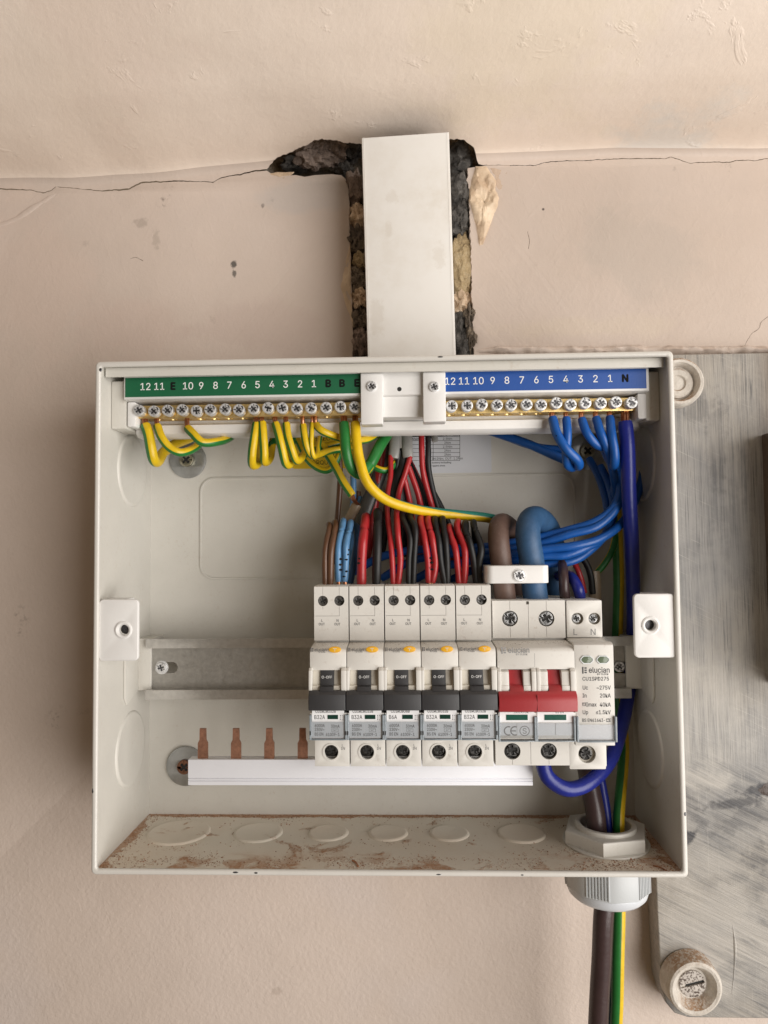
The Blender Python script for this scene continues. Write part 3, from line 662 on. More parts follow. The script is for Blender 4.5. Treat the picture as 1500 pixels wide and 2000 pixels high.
for px, py, w_, h_ in ((460, 1704, 1.6, 0.5), (500, 1705, 1.2, 0.5), (196, 722, 0.8, 1.0), (181, 1545, 0.5, 1.4), (857, 1708, 1.5, 0.4), (1338, 1590, 0.6, 1.2), (860, 697, 1.8, 0.5), (1020, 1709, 0.8, 0.4)):
    q = at(px, py, -75.0); V, F = lathe([(w_, -0.3), (w_ * 0.8, 0.06), (w_ * 0.3, 0.1)], q, (0, -1, 0), 9)
    V = [Vector((q.x + (v.x - q.x) * (1 + 0.4 * noise.noise(v * 3)), v.y, q.z + (v.z - q.z) * h_ / w_)) for v in V]; mesh('paint_chip', V, F, MAT['cross'], en, 60)
# stepped return under the top rim
prism('top_return', [rect(-WX + 3.5, WX - 3.5, -D + 5, -D + 6.2)], HZ - 7.2, HZ - 2.3, MAT['steel_white'], en, 0.3, axis='z')
# pressed outline of the rear cable-entry knockout
prism('knockout_outline', [rrect(-115.2, 115, 13.5, 76.5, 9, 8), rrect(-114.0, 113.8, 14.7, 75.3, 8.0, 8)], -0.9, 0.5, MAT['steel_white'], en, 0.2)
# round knockouts
def knock(name, c, r, axis, side):
    V, F = lathe([(r + 0.6, 0), (r + 0.2, 0.5), (r - 0.5, 0.95), (r - 1.6, 0.9), (r - 2.4, 0.8)], c, axis, 44); return mesh(name, V, F, MAT['steel_white'] if side else MAT['steel_dusty'], en, 40)
for X, s in ((-WX + 2.2, 1), (WX - 2.2, -1)):
    knock('knockout', (X, -30, -80.5), 20.5, (s, 0, 0), 1); knock('knockout', (X, -30, 78), 20.5, (s, 0, 0), 1)
for xa, xb in ((-136.2, -101.7), (-86.8, -60.1), (-44.8, -22.8), (-10.7, 10.6), (23.5, 45), (61.6, 87.3)):
    r_ = (xb - xa) / 2; knock('knockout', ((xa + xb) / 2, -27.5, -HZ + 2.2), r_, (0, 0, 1), 0)
# cover brackets
for s, cx, cz in ((-1, at(243, 1230, -72).x, at(243, 1230, -72).z), (1, at(1269, 1221, -72).x, at(1269, 1221, -72).z)):
    x0, x1, z0, z1 = (-145.9, -125.4, -24.1, 7.2) if s < 0 else (125.6, 145.9, -23.8, 8.0)
    o1 = rrect(x0, x1, z0, z1, 2.2)
    o1 = [(x0 if (s < 0 and x_ < x0 + 3) else (x1 if (s > 0 and x_ > x1 - 3) else x_), z0 if (z_ < z0 + 2 and ((s < 0 and x_ < x0 + 3) or (s > 0 and x_ > x1 - 3))) else z_) for x_, z_ in o1]
    br = prism('cover_bracket', [rrect(x0, x1, z0, z1, 2.2), circ(cx, cz, 2.6, 24)], -73.2, -70.8, MAT['white'], en, 0.55, seg=3)
    mesh('bracket_web', *join(pdata([rect(-70.8, -58, z1 - 1.6, z1 - 0.2)], x0 if s < 0 else x0 + 8, x1 - 8 if s < 0 else x1, axis='x'), pdata([rect(-70.8, -58, z0 + 0.2, z0 + 1.6)], x0 if s < 0 else x0 + 8, x1 - 8 if s < 0 else x1, axis='x')), MAT['white'], br)
    V, F = lathe([(4.6, 0), (4.4, 0.5), (3.7, 0.75), (2.9, 0.4), (2.6, -0.6)], (cx, -73.1, cz), n=30); F = F[:-2]
    mesh('screw_hole', V, F, MAT['white'], br)
    V, F = lathe([(2.55, 0), (2.5, 0.2)], (cx + s * 0.5, -69.0, cz), n=20); mesh('hole_insert', V, F, MAT['cross'], br)
# rail brackets on the side walls
for s in (-1, 1):
    xa, xb = (-146, -137.6) if s < 0 else (136.5, 146)
    rb = prism('rail_bracket', [rrect(min(xa, xb), max(xa, xb), -49.5, -19.5, 0.8)], -21.5, -19, MAT['steel_white'], en, 0.5)
    mesh('bracket_web', *join(pdata([rect(-19, 0, -49, -47.4)], xa, xb, axis='x'), pdata([rect(-19, 0, -21.6, -20)], xa, xb, axis='x')), MAT['steel_white'], rb)
    xw = -146.0 if s < 0 else 146.0
    prism('bracket_rib', [[(-44, -18), (-21, -20), (-21, -49), (-38, -54), (-41, -50), (-41, -22)]], xw, xw + (1.2 if s < 0 else -1.2), MAT['steel_white'], rb, 0.4, axis='x')
# carrier end brackets
for s in (-1, 1):
    x0, x1 = (-146, -137.5) if s < 0 else (138.5, 146)
    prism('carrier_bracket', [rrect(x0, x1, 97.5, 123.5, 1)], -60, -40, MAT['steel_white'], en, 0.8)
# stickers on the back panel
ys = prism('warning_sticker', [rrect(at(570, 915, 0).x, at(695, 915, 0).x, at(570, 916, 0).z, 116, 2)], -0.22, -0.02, MAT['yellow_sticker'], en)
T = Txt()
for sx_, py_, body in ((652, 856, 'ELECTRICAL'), (640, 889, 'CHECKER, CHECK'), (655, 903, 'TORQUE SETTINGS')):
    q = at(sx_, py_, 0); T.add(body, q.x, q.z, 2.6, -0.3)
T.build(MAT['ink_black'], ys)
ws = prism('torque_sticker', [rrect(at(790, 915, 0).x, at(960, 915, 0).x, at(790, 925, 0).z, 120, 1)], -0.2, -0.02, MAT['sil_sticker'], en)
T = Txt()
for r_, (a, b) in enumerate((('Main switch', '2.5Nm'), ('Neutral', '2Nm'), ('Earth', '2.5Nm'), ('MCB', '2Nm'), ('SPD', '2Nm'), ('RCBO', 'IN:2Nm, OUT: 1.2Nm'))):
    py_ = 857 + r_ * 7.75
    q = at(874, py_, 0); T.add(b, q.x, q.z, 1.35, -0.28); q = at(838, py_, 0); T.add(a, q.x, q.z, 1.35, -0.28, 'RIGHT')
for k in range(7):
    a = at(800, 853 + k * 7.75, 0); b = at(898, 853 + k * 7.75, 0); T.line(a.x, a.z, b.x, b.z, 0.22, -0.26)
for px in (846, 898):
    a = at(px, 846, 0); b = at(px, 900, 0); T.line(a.x, a.z, b.x, b.z, 0.22, -0.26)
a = at(800, 853, 0); b = at(898, 845, 0); T.poly([rect(a.x, b.x, a.z, b.z)], -0.24)
for k, s in enumerate(('Tighten all screws including', 'the unused spare ones')):
    q = at(818, 904 + k * 6, 0); T.add(s, q.x, q.z, 1.1, -0.28, 'LEFT', 0.01)
T.build(MAT['ink_black'], ws)
T = Txt(); q = at(880, 849, 0); T.add('Torque(Nm)', q.x, q.z, 1.3, -0.3); T.build(MAT['ink_white'], ws, 'heading')

# mounting screws and washers on the back panel
def fixing(px, py, label, mat, r=11.3, head='brass_s'):
    q = at(px, py, 0)
    e_ = empty('mounting_screw', (q.x, 0, q.z), label, 'screw', 'washered screws through the back panel')
    mesh('washer', *pdata([circ(q.x, q.z, r, 44), circ(q.x, q.z, 3.4, 24)], -1.9, -0.05, 0.35), MAT[mat], e_)
    screw('screw_head', (q.x - 0.3, -1.8, q.z), 4.3, head, e_, 2.2, 0.75, 'hole')
    return e_
MAT['brass_s'] = metal('passivated_screw', (0.52, 0.49, 0.38), 0.35, 600, 0.3)
MAT['rust_s'] = metal('rusty_screw', (0.33, 0.17, 0.11), 0.5, 400, 0.5)
fixing(368, 899, 'zinc washer and cross-head screw under the earth terminals at upper left', 'washer')
fixing(364, 1495, 'zinc washer with rusty screw behind the left end of the white busbar', 'washer', 11.8, 'rust_s')
fixing(1146, 882, 'shadowed washer and screw behind the blue wires at upper right', 'washer')

# ------------------------------------------------------------------ DIN rail
rl = empty('din_rail', (0, -20, -37), 'galvanised steel rail across the middle of the enclosure', 'rail')
XR0, XR1 = -138.9, 137.5
zt, zb = -19.3, -54.0
slot1 = at(330, 1304, -19); slot2 = at(1213, 1304, -19)
def slot(cx, cz): return rrect(cx - 5.2, cx + 5.2, cz - 3.2, cz + 3.2, 3.1, 6)
prism('web', [rect(XR0, XR1, zb + 4.5, zt - 4.5), slot(slot1.x, slot1.z), slot(slot2.x, slot2.z)], -19, -18, MAT['galv'], rl)
for z0, z1, w0, w1 in ((zt - 5.4, zt - 4.4, zt, zt - 5.4), (zb + 4.4, zb + 5.4, zb, zb + 5.4)):
    lo, hi = min(w0, w1), max(w0, w1)
    top = w0 > w1
    prof_ = [(-18.0, z0), (-18.0, z1), (-24.4, z1), (-24.4, w0), (-25.4, w0), (-25.6, (z0 + w0) / 2), (-25.4, z0)] if top else [(-18.0, z1), (-18.0, z0), (-24.4, z0), (-24.4, w0), (-25.4, w0), (-25.6, (z1 + w0) / 2), (-25.4, z1)]
    prism('flange', [prof_], XR0 - 0.6, XR1 + 0.6, MAT['galv_lip'], rl, 0.35, axis='x')
sp = at(315, 1304, -20); screw('rail_screw', (sp.x, -19, sp.z), 3.0, 'zinc', rl, 2.0, 0.3)
mesh('washer', *pdata([circ(sp.x, sp.z, 4.0, 28)], -19.35, -19.0), MAT['zinc'], rl)
sp = at(1209, 1302, -20); screw('rail_screw', (sp.x, -19, sp.z), 3.0, 'zinc', rl, 2.0, 0.9)

# ------------------------------------------------------------------ busbar
bb = empty('busbar', (-14.5, -50, -94), 'bluish white shrouded comb busbar below the breakers with four bare copper teeth', 'busbar')
prism('shroud', [[(-44, -80.6), (-50.4, -80.6), (-50.6, -81.0), (-50.6, -90.2), (-50.2, -90.5), (-50.6, -90.8), (-50.6, -91.5), (-50.2, -91.8), (-50.6, -92.1), (-50.6, -94.0), (-44, -94.0)]], -106.5, 77.5, MAT['bus_white'], bb, 0.1, axis='x')
for k in range(10):
    xp = -99.2 + k * 18.08
    if xp > 75: break
    prism('copper_tooth', [[(xp - 2.7, -81), (xp - 2.7, -72.4), (xp - 1.8, -70.6), (xp - 1.7, -64.6), (xp + 1.7, -64.6), (xp + 1.8, -70.6), (xp + 2.7, -72.4), (xp + 2.7, -81)]], -48.6, -47.2, MAT['copper_pin'], bb, 0.0)

# ------------------------------------------------------------------ devices
def z5(zx, zy, Y=-88.0): return at(590 + zx / 3.8462, 1120 + zy / 3.8462, Y)
def z6(zx, zy, Y=-88.0): return at(930 + zx / 3.75, 1120 + zy / 3.75, Y)
PITCH = 18.05
ZSH, ZLED, ZN0, ZN1, ZB0, ZB1 = 13.1, -15.4, -15.9, -59.6, -60.0, -77.6
def logo(T, x0, zc, h, y, bold=0.02, sub=True, wd=None):
    """three-bar mark, the name, and the small second line"""
    T.line(x0 + 0.35 * h, zc - 0.95 * h, x0 + 0.35 * h, zc + 0.95 * h, 0.42 * h, y)
    for k in (-0.62, 0.0, 0.62): T.line(x0 + 0.8 * h, zc + k * h, x0 + 1.45 * h, zc + k * h, 0.40 * h, y)
    T.add('elucian', x0 + 1.95 * h, zc + 0.05 * h, h * 1.5, y, 'LEFT', bold, 0.86)
    if sub: T.add('BY CLICK', x0 + (wd or 7.2 * h), zc - 1.12 * h, h * 0.45, y, 'RIGHT', 0.03, 1.1)
def hood(T, z):  pass
x0d = -35.3 + PITCH     # left edge of the prototype (the second breaker)
def make_breaker(rating):
    X0 = x0d; X1 = X0 + 17.75
    root = empty('circuit_breaker', (X0 + 8.9, -25, -37))
    P = [(-26, 8), (-38, ZSH - 1.5), (-42, ZSH), (-68.5, ZSH), (-69.3, ZSH - 0.6), (-69.3, ZLED), (-85.8, ZN0 - 0.4), (-87.3, ZN0 - 1.2), (-88, ZN0 - 2.6), (-88, -26.6), (-81, -27.2), (-81, -47), (-88, -47.2), (-88, ZN1), (-69.5, ZN1 - 0.3), (-69.5, ZB1), (-46, ZB1), (-44, -72), (-26, -62)]
    prism('housing', [P], X0, X1, MAT['device'], root, 0.3, axis='x')
    # upper terminal face: plate with screw holes and moulding seams
    c1 = z5(421, 205, -72); c2 = z5(545, 203, -72); zs = z5(450, 318, -72).z; zpt = ZSH - 0.3; zpb = ZLED + 0.9
    seam = 0.14
    plate = [rect(X0 + 0.12, X1 - 0.12, zpb, zpt), circ(c1.x, c1.z, 2.65, 28), circ(c2.x, c2.z, 2.65, 28),
             [(X0 + 0.4, zs - seam / 2), (c2.x + seam / 2, zs - seam / 2), (c2.x + seam / 2, c2.z - 2.9), (c2.x - seam / 2, c2.z - 2.9), (c2.x - seam / 2, zs + seam / 2), (X0 + 0.4, zs + seam / 2)], rect(c1.x - seam / 2, c1.x + seam / 2, c1.z - 4.2, c1.z - 2.9),
             rect(c1.x - seam / 2, c1.x + seam / 2, c1.z + 2.8, zpt - 0.3), rect(c2.x - seam / 2, c2.x + seam / 2, c2.z + 2.8, zpt - 0.3)]
    prism('terminal_face', plate, -72, -69.2, MAT['device'], root, 0.02, seg=1)
    for c, a in ((c1, 0.5), (c2, 0.95)):
        V, F = lathe([(2.75, 0), (2.74, 0.1)], (c.x, -69.34, c.z), n=24); mesh('terminal_hole', V, F, MAT['hole'], root)
        screw('terminal_screw', (c.x + 0.05, -69.5, c.z), 2.45, 'zinc_dark', root, 1.2, a, 'hole')
    # lower terminal face
    cb_ = z5(487, 1342, -72)
    prism('lower_terminal_face', [rect(X0 + 0.12, X1 - 0.12, ZB1 + 0.1, ZN1 - 0.7), circ(cb_.x, cb_.z, 3.5, 32)], -72, -69.4, MAT['device'], root, 0.15)
    V, F = lathe([(4.5, 0), (4.45, 0.35), (3.65, 0.4), (3.5, -0.4)], (cb_.x, -71.98, cb_.z), n=36); mesh('terminal_ring', V, F[:-2], MAT['device'], root)
    V, F = lathe([(3.6, 0), (3.58, 0.1)], (cb_.x, -69.6, cb_.z), n=24); mesh('terminal_hole', V, F, MAT['hole'], root)
    screw('clamp_screw', (cb_.x, -69.8, cb_.z + 0.9), 2.9, 'zinc_deep', root, 1.4, 0.2, 'hole')
    mesh('clamp_plate', *pdata([rrect(cb_.x - 2.4, cb_.x + 2.4, cb_.z - 2.9, cb_.z - 2.1, 0.3)], -71.3, -69.8), MAT['zinc_dark'], root)
    # side cheeks and the lever
    l0, l1 = z5(357, 800).x, z5(575, 800).x; ztop, zcb = z5(450, 706).z, z5(450, 905).z
    for a, b in ((X0 - 0.35, l0), (l1, X1 + 0.2)):
        prism('cheek', [[(-80, ztop), (-88.8, ztop), (-90.2, ztop - 1.2), (-90.6, (ztop + zcb) / 2), (-90.2, zcb), (-80, zcb)]], a, b, MAT['device'], root, 0.35, axis='x')
    t0_, t1_ = z5(415, 800).x, z5(517, 800).x
    zl = z5(450, 838).z
    for a, b in ((l0 + 0.05, t0_ - 0.06), (t1_ + 0.06, l1 - 0.05)):
        mesh('lever_guard', *pdata([[(-81, ztop - 0.9), (-85.5, ztop - 0.9), (-87, zl), (-88.6, zl - 0.2), (-89.4, zcb + 0.4), (-81, zcb + 0.4)]], a, b, 0.15, 'x'), MAT['device_beige'], root)
    zlt, zlb = z5(450, 884, -92).z, z5(450, 1029, -92).z
    lev = prism('lever', [[(-81, zlt), (-90.8, zlt), (-92.8, zlt - 1.6), (-93.4, (zlt + zlb) / 2), (-93.0, zlb + 0.3), (-92.4, zlb), (-81, zlb)]], X0 - 0.12, X1 - 0.12, MAT['charcoal'], root, 0.4, axis='x')
    mesh('toggle', *pdata([[(-81, ztop - 0.8), (-86.6, ztop - 0.8), (-88.2, zl + 0.5), (-88.4, zl), (-90.2, zl - 0.4), (-91.4, zlt - 0.3), (-81, zlt - 0.3)]], t0_, t1_, 0.12, 'x'), MAT['charcoal'], lev)
    T = Txt(); q = z5(466, 777, -88); T.add('O-OFF', q.x, q.z, 1.25, -88.32, bold=0.0, sx=0.9)
    for i_, v in enumerate(T.d[0]): pass
    T.build(MAT['ink_white'], lev)
    # nose print, test button
    T = Txt()
    a = z5(340, 572); logo(T, a.x, a.z, 1.02, -88.06)
    for sx_, s in ((416, 'L'), (533, 'N')):
        q = z5(sx_, 352, -72); T.add(s, q.x, q.z, 1.25, -72.06, bold=0.012); q = z5(sx_ - 2, 379, -72); T.add('OUT', q.x, q.z, 1.25, -72.06, bold=0.012, sx=0.85)
    q = z5(573, 1290, -72); T.add('L', q.x, q.z, 1.2, -72.06); q = z5(577, 1314, -72); T.add('IN', q.x, q.z, 1.3, -72.06)
    # rating label
    zl0, zl1 = zlb - 0.2, z5(450, 1244).z
    lab = prism('rating_label', [rect(X0 + 1.0, X1 - 1.2, zl1 + 0.4, zlb + 1.2)], -88.25, -87.9, MAT['label_white'], root)
    T.build(MAT['ink'], root)
    T = Txt()
    q = z5(457, 1034, -88); T.add('CU1RCBO32B' if rating == 'B32A' else 'CU1RCBO6B', q.x, q.z - 0.05, 1.3, -88.3, bold=0.02, sx=0.82)
    q = z5(370, 1078); T.add(rating, q.x, q.z, 1.85, -88.3, 'LEFT', 0.012, 0.80)
    for zy in (1065, 1096): 
        q = z5(568, zy); T.poly([circ(q.x, q.z, 0.22, 8)], -88.3)
        q = z5(582, zy + 2); T.poly([circ(q.x, q.z, 0.16, 8)], -88.3)
    a = z5(568, 1068); b = z5(568, 1094); T.line(a.x, a.z, b.x, b.z, 0.12, -88.3)
    for sx_, sy_, s, al in ((374, 1141, '6000A', 'LEFT'), (374, 1171, '230V~', 'LEFT'), (374, 1205, 'BS EN', 'LEFT'), (563, 1146, '30mA', 'RIGHT'), (564, 1208, '61009-1', 'RIGHT')):
        q = z5(sx_, sy_); T.add(s, q.x, q.z, 1.4, -88.3, al, 0.012, 0.78)
    a = z5(503, 1165); b = z5(553, 1190)
    T.poly([rect(a.x, b.x, b.z, a.z), rect(a.x + 0.12, b.x - 0.12, b.z + 0.12, a.z - 0.12)], -88.3)
    T.line(a.x + 0.8, b.z + 0.5, b.x - 0.8, a.z - 0.5, 0.12, -88.3); T.line(a.x + 0.8, a.z - 0.5, (a.x + b.x) / 2, (a.z + b.z) / 2, 0.12, -88.3)
    T.build(MAT['ink'], lab)
    a = z5(350, 1114); b = z5(590, 1225)
    mesh('grey_field', *pdata([rect(a.x, (a.x + b.x) / 2 - 0.25, b.z, a.z), ], -88.28, -88.22), MAT['label_grey'], lab)
    mesh('grey_field', *pdata([rect((a.x + b.x) / 2 - 0.1, b.x, b.z, a.z), ], -88.28, -88.22), MAT['label_grey'], lab)
    a = z5(472, 1093); b = z5(551, 1061)
    mesh('indicator_window', *pdata([rect(a.x, b.x, a.z, b.z)], -88.4, -88.1), MAT['win_green'], root)
    a = z5(527, 569)
    tb = mesh('test_button', *pdata([circ(a.x, a.z, 3.0, 32, 1.5)], -89.2, -87.8, 0.3), MAT['yellow_btn'], root)
    Tb = Txt(); Tb.line(a.x - 0.9, a.z + 0.55, a.x + 0.9, a.z + 0.55, 0.3, -89.24); Tb.line(a.x, a.z + 0.5, a.x, a.z - 0.8, 0.3, -89.24)
    Tb.build(MAT['device_beige'], tb, 'button_mark')
    # clear cover
    a = z5(331, 1112); b = z5(607, 1244)
    cc = prism('label_cover', [rrect(X0 + 0.2, X1 - 0.1, b.z, a.z, 0.4)], -89.3, -88.7, MAT['clear'], root)
    zc0 = z5(331, 1058).z
    mesh('cover_clip', *join(pdata([rrect(X0 - 0.25, X0 + 0.75, b.z - 0.1, zc0, 0.3)], -89.6, -84, 0.2), pdata([rrect(X1 - 0.85, X1 + 0.15, b.z - 0.1, zc0, 0.3)], -89.6, -84, 0.2), pdata([rect(X0 + 0.75, X1 - 0.85, b.z - 0.25, b.z + 0.25)], -89.5, -86, 0.1)), MAT['clear_edge'], cc)
    for s_ in (X0 + 0.2, X1 - 0.4):
        zk = z5(331, 1190).z; mesh('clip_shadow_gap', *pdata([rrect(s_ - 0.2, s_ + 0.4, zk - 1.2, zk + 0.8, 0.2)], -89.7, -89.62), MAT['hole'], cc)
    return root
def kids(o): return [c for c in bpy.data.objects if c.parent == o]
def copy_tree(o, parent=None):
    c = o.copy(); COL.objects.link(c)
    if parent is not None: c.parent = parent
    for ch in kids(o): copy_tree(ch, c)
    return c
G = 'row of single-module circuit breakers'
proto = make_breaker('B32A')
tag(proto, 'grey-levered B32A breaker second from left, with thick red and thick black wires', 'circuit breaker', G)
six = make_breaker('B6A')
six.location.x += PITCH * MM
tag(six, 'grey-levered breaker marked B6A, middle one of the five', 'circuit breaker', G)
for k, lb in ((0, 'leftmost grey-levered B32A breaker, with brown and light blue wires'), (3, 'grey-levered B32A breaker just right of the B6A one'), (4, 'grey-levered B32A breaker next to the red main switch')):
    c = copy_tree(proto); c.location.x = proto.location.x + (k - 1) * PITCH * MM; c['label'] = lb

# ---- main switch
X0, X1 = 55.3, 92.7; XM = (X0 + X1) / 2
YS = -68.0
ms = empty('main_switch', (XM, -25, -37), 'two-pole main switch with a wide red lever', 'switch')
zt_ = z6(300, 196, YS).z; ztb = z6(300, 478, YS).z
P = [(-26, 2), (-40, zt_ - 0.4), (-64, zt_), (-65.3, zt_ - 0.6), (-65.3, -15.4), (-85.8, ZN0 - 0.4), (-87.3, ZN0 - 1.2), (-88, ZN0 - 2.6), (-88, -26.6), (-80, -27.2), (-80, -47), (-88, -47.2), (-88, ZN1 + 0.3), (-69.5, ZN1), (-69.5, ZB1 + 0.4), (-46, ZB1), (-44, -72), (-26, -62)]
prism('housing', [P], X0, X1, MAT['device'], ms, 0.3, axis='x')
pc = [z6(248, 331, YS), z6(515, 331, YS)]
sm_ = 0.16
outs = [rect(X0 + 0.4, X1 - 0.15, ztb + 0.3, zt_ - 0.2)] + [circ(c.x, c.z, 4.0, 36) for c in pc]
for c in pc: outs += [rect(c.x - sm_ / 2, c.x + sm_ / 2, ztb + 0.6, c.z - 4.2), rect(c.x - sm_ / 2, c.x + sm_ / 2, c.z + 4.2, zt_ - 0.5)]
xs_ = z6(383, 331, YS).x; outs += [rect(xs_ - sm_ / 2, xs_ + sm_ / 2, ztb + 0.6, zt_ - 2.4), rect(xs_ - 1.0, xs_ + 0.4, zt_ - 2.2, zt_ - 0.6)]
prism('terminal_face', outs, YS, -65.2, MAT['device'], ms, 0.02, seg=1)
for c, a in zip(pc, (0.05, 0.55)):
    V, F = lathe([(4.15, 0), (4.14, 0.1)], (c.x, -65.35, c.z), n=24); mesh('terminal_hole', V, F, MAT['hole'], ms)
    screw('terminal_screw', (c.x, -65.4, c.z), 3.75, 'zinc_dark', ms, 1.6, a, 'hole')
bc = [z6(265, 1303, -72), z6(532, 1303, -72)]
outs = [rect(X0 + 0.3, X1 - 0.2, ZB1 + 0.6, ZN1 - 0.6)] + [circ(c.x, c.z, 4.05, 36) for c in bc]
xs_ = z6(400, 1303, -72).x; outs.append(rect(xs_ - sm_ / 2, xs_ + sm_ / 2, ZB1 + 1.0, ZN1 - 1.0))
for c in bc: outs.append(rect(c.x - sm_ / 2, c.x + sm_ / 2, ZB1 + 1.0, c.z - 4.3))
prism('lower_terminal_face', outs, -72, -69.3, MAT['device'], ms, 0.02, seg=1)
for c, a in zip(bc, (0.15, 0.3)):
    V, F = lathe([(4.2, 0), (4.19, 0.1)], (c.x, -69.55, c.z), n=24); mesh('terminal_hole', V, F, MAT['hole'], ms)
    screw('clamp_screw', (c.x, -69.6, c.z + 0.3), 3.7, 'zinc_deep', ms, 1.3, a, 'hole')
# nose seam, cheeks, red lever
xs_ = z6(428, 600).x
mesh('nose_seam', *pdata([rect(xs_ - 0.07, xs_ + 0.07, -25.5, -19)], -88.03, -87.9), MAT['ink_pale'], ms)
ztop, zcb = z6(300, 695).z, z6(300, 888).z; zl = z6(300, 815).z
def zx(v): return z6(v, 800).x
for a, b in ((zx(152), zx(182)), (zx(400), zx(437)), (zx(438), zx(468)), (zx(684), zx(726))):
    prism('cheek', [[(-80, ztop), (-88.8, ztop), (-90.2, ztop - 1.2), (-90.6, (ztop + zcb) / 2), (-90.2, zcb), (-80, zcb)]], a + 0.04, b - 0.04, MAT['device'], ms, 0.35, axis='x')
for a, b in ((182, 240), (342, 400), (468, 524), (622, 684)):
    mesh('lever_guard', *pdata([[(-81, ztop - 0.7), (-87.4, ztop - 0.7), (-88.8, ztop - 1.6), (-89.4, zl), (-89.8, zl - 0.2), (-89.8, zcb + 1.4), (-81, zcb + 1.4)]], zx(a) + 0.06, zx(b) - 0.06, 0.3, 'x'), MAT['device'], ms)
zlt, zlb = z6(300, 868, -92).z, z6(300, 1012, -92).z
lev = prism('lever', [[(-81, zlt), (-90.8, zlt), (-92.8, zlt - 1.6), (-93.6, (zlt + zlb) / 2), (-93.2, zlb + 0.3), (-92.6, zlb), (-81, zlb)]], z6(165, 900, -92).x, z6(739, 900, -92).x, MAT['red_lever'], ms, 0.35, axis='x')
for a, b in ((242, 341), (526, 621)):
    mesh('toggle', *pdata([[(-81, ztop - 1.2), (-85, ztop - 1.2), (-87.4, zl), (-88.8, zl - 0.3), (-91.2, zlt - 0.4), (-81, zlt - 0.4)]], zx(a), zx(b), 0.12, 'x'), MAT['red_lever'], lev)
xs_ = z6(446, 900, -92).x
mesh('lever_seam', *pdata([rect(xs_ - 0.08, xs_ + 0.08, zlb + 0.4, zlt - 1.2)], -93.62, -92.6), MAT['red_lever'], lev)
T = Txt(); a = z6(180, 563); logo(T, a.x, a.z, 1.75, -88.06, 0.02, True, 7.3 * 1.75); T.build(MAT['ink_pale'], ms)
for a_, b_, sgn in ((172, 425, 0), (448, 712, 1)):
    a = z6(a_, 1090); b = z6(b_, 1014)
    lab = mesh('rating_label', *pdata([rect(a.x, b.x, a.z, b.z)], -88.3, -87.9), MAT['label_white'], ms)
    T = Txt(); q = z6((a_ + b_) / 2 + 30, 1015); T.add('ISOLATOR' if sgn == 0 else 'BS EN', q.x, q.z, 1.0, -88.34, bold=0.02); T.build(MAT['ink_pale'], lab)
    a = z6(a_ + 48 + 4 * sgn, 1073); b = z6(a_ + 204 + 6 * sgn, 1033)
    mesh('indicator_window', *pdata([rect(a.x, b.x, a.z, b.z)], -88.5, -88.2), plastic('green_window', (0.012, 0.09, 0.062), 0.2, 0.1), ms)
    a = z6(a_, 1220); b = z6(b_, 1094)
    gf = mesh('grey_field', *join(pdata([rect(a.x, (a.x + b.x) / 2 - 0.1, a.z + 2.2, b.z)], -88.28, -88.1), pdata([rect((a.x + b.x) / 2 + 0.1, b.x, a.z + 2.2, b.z)], -88.28, -88.1)), plastic('pale_grey_label', (0.78, 0.80, 0.82), 0.35, 0.02), ms)
    if sgn == 0:
        T = Txt()
        for cx_, s in ((230, 'C'), (277, 'E')):
            q = z6(cx_, 1152); R_ = 2.25
            arc = [(q.x + 0.4 + R_ * math.cos(t_), q.z + R_ * math.sin(t_)) for t_ in [math.radians(65 + k * 230 / 20) for k in range(21)]]
            arc += [(q.x + 0.4 + (R_ - 0.55) * math.cos(t_), q.z + (R_ - 0.55) * math.sin(t_)) for t_ in [math.radians(295 - k * 230 / 20) for k in range(21)]]
            T.poly([arc], -88.32)
            if s == 'E': T.line(q.x - 1.6, q.z, q.x + 0.9, q.z, 0.5, -88.35)
        q = z6(354, 1152); T.poly([circ(q.x, q.z, 2.4, 32), circ(q.x, q.z, 2.05, 32)], -88.32); T.add('S', q.x, q.z, 2.6, -88.35)
        T.build(MAT['ink_pale'], gf)
    cc = prism('label_cover', [rrect(a.x - 0.1, b.x + 0.1, a.z - 0.3, b.z, 0.4)], -89.3, -88.7, MAT['clear'], ms)
    zc0 = z6(300, 1045).z
    mesh('cover_clip', *join(pdata([rrect(a.x - 0.7, a.x + 0.2, a.z - 0.5, zc0, 0.3)], -89.6, -85, 0.2), pdata([rrect(b.x - 0.2, b.x + 0.7, a.z - 0.5, zc0, 0.3)], -89.6, -85, 0.2), pdata([rect(a.x + 0.2, b.x - 0.2, a.z - 0.5, a.z)], -89.5, -86, 0.1)), MAT['clear_edge'], cc)

# ---- surge protector
X0, X1 = 93.3, 111.0
sp_ = empty('surge_protector', ((X0 + X1) / 2, -25, -37), 'single-module surge protector with printed front plug, rightmost device on the rail', 'surge protector')
zt_ = z6(780, 196, YS).z; ztb = z6(780, 471, YS).z
P = [(-26, 2), (-40, zt_ - 0.4), (-64, zt_), (-65.3, zt_ - 0.6), (-65.3, ztb), (-84, ztb - 0.9), (-84, -63.5), (-69.5, -63.5), (-69.5, ZB1 - 0.6), (-46, ZB1 - 0.6), (-44, -72), (-26, -62)]
prism('housing', [P], X0, X1 + 0.3, MAT['device'], sp_, 0.3, axis='x')
pc = [z6(742, 331, YS), z6(866, 331, YS)]
prism('terminal_face', [rrect(X0, X1 + 0.1, ztb + 0.2, zt_ - 0.1, 0.5)] + [circ(c.x, c.z, 2.95, 32) for c in pc], YS, -65.2, MAT['device'], sp_, 0.15)
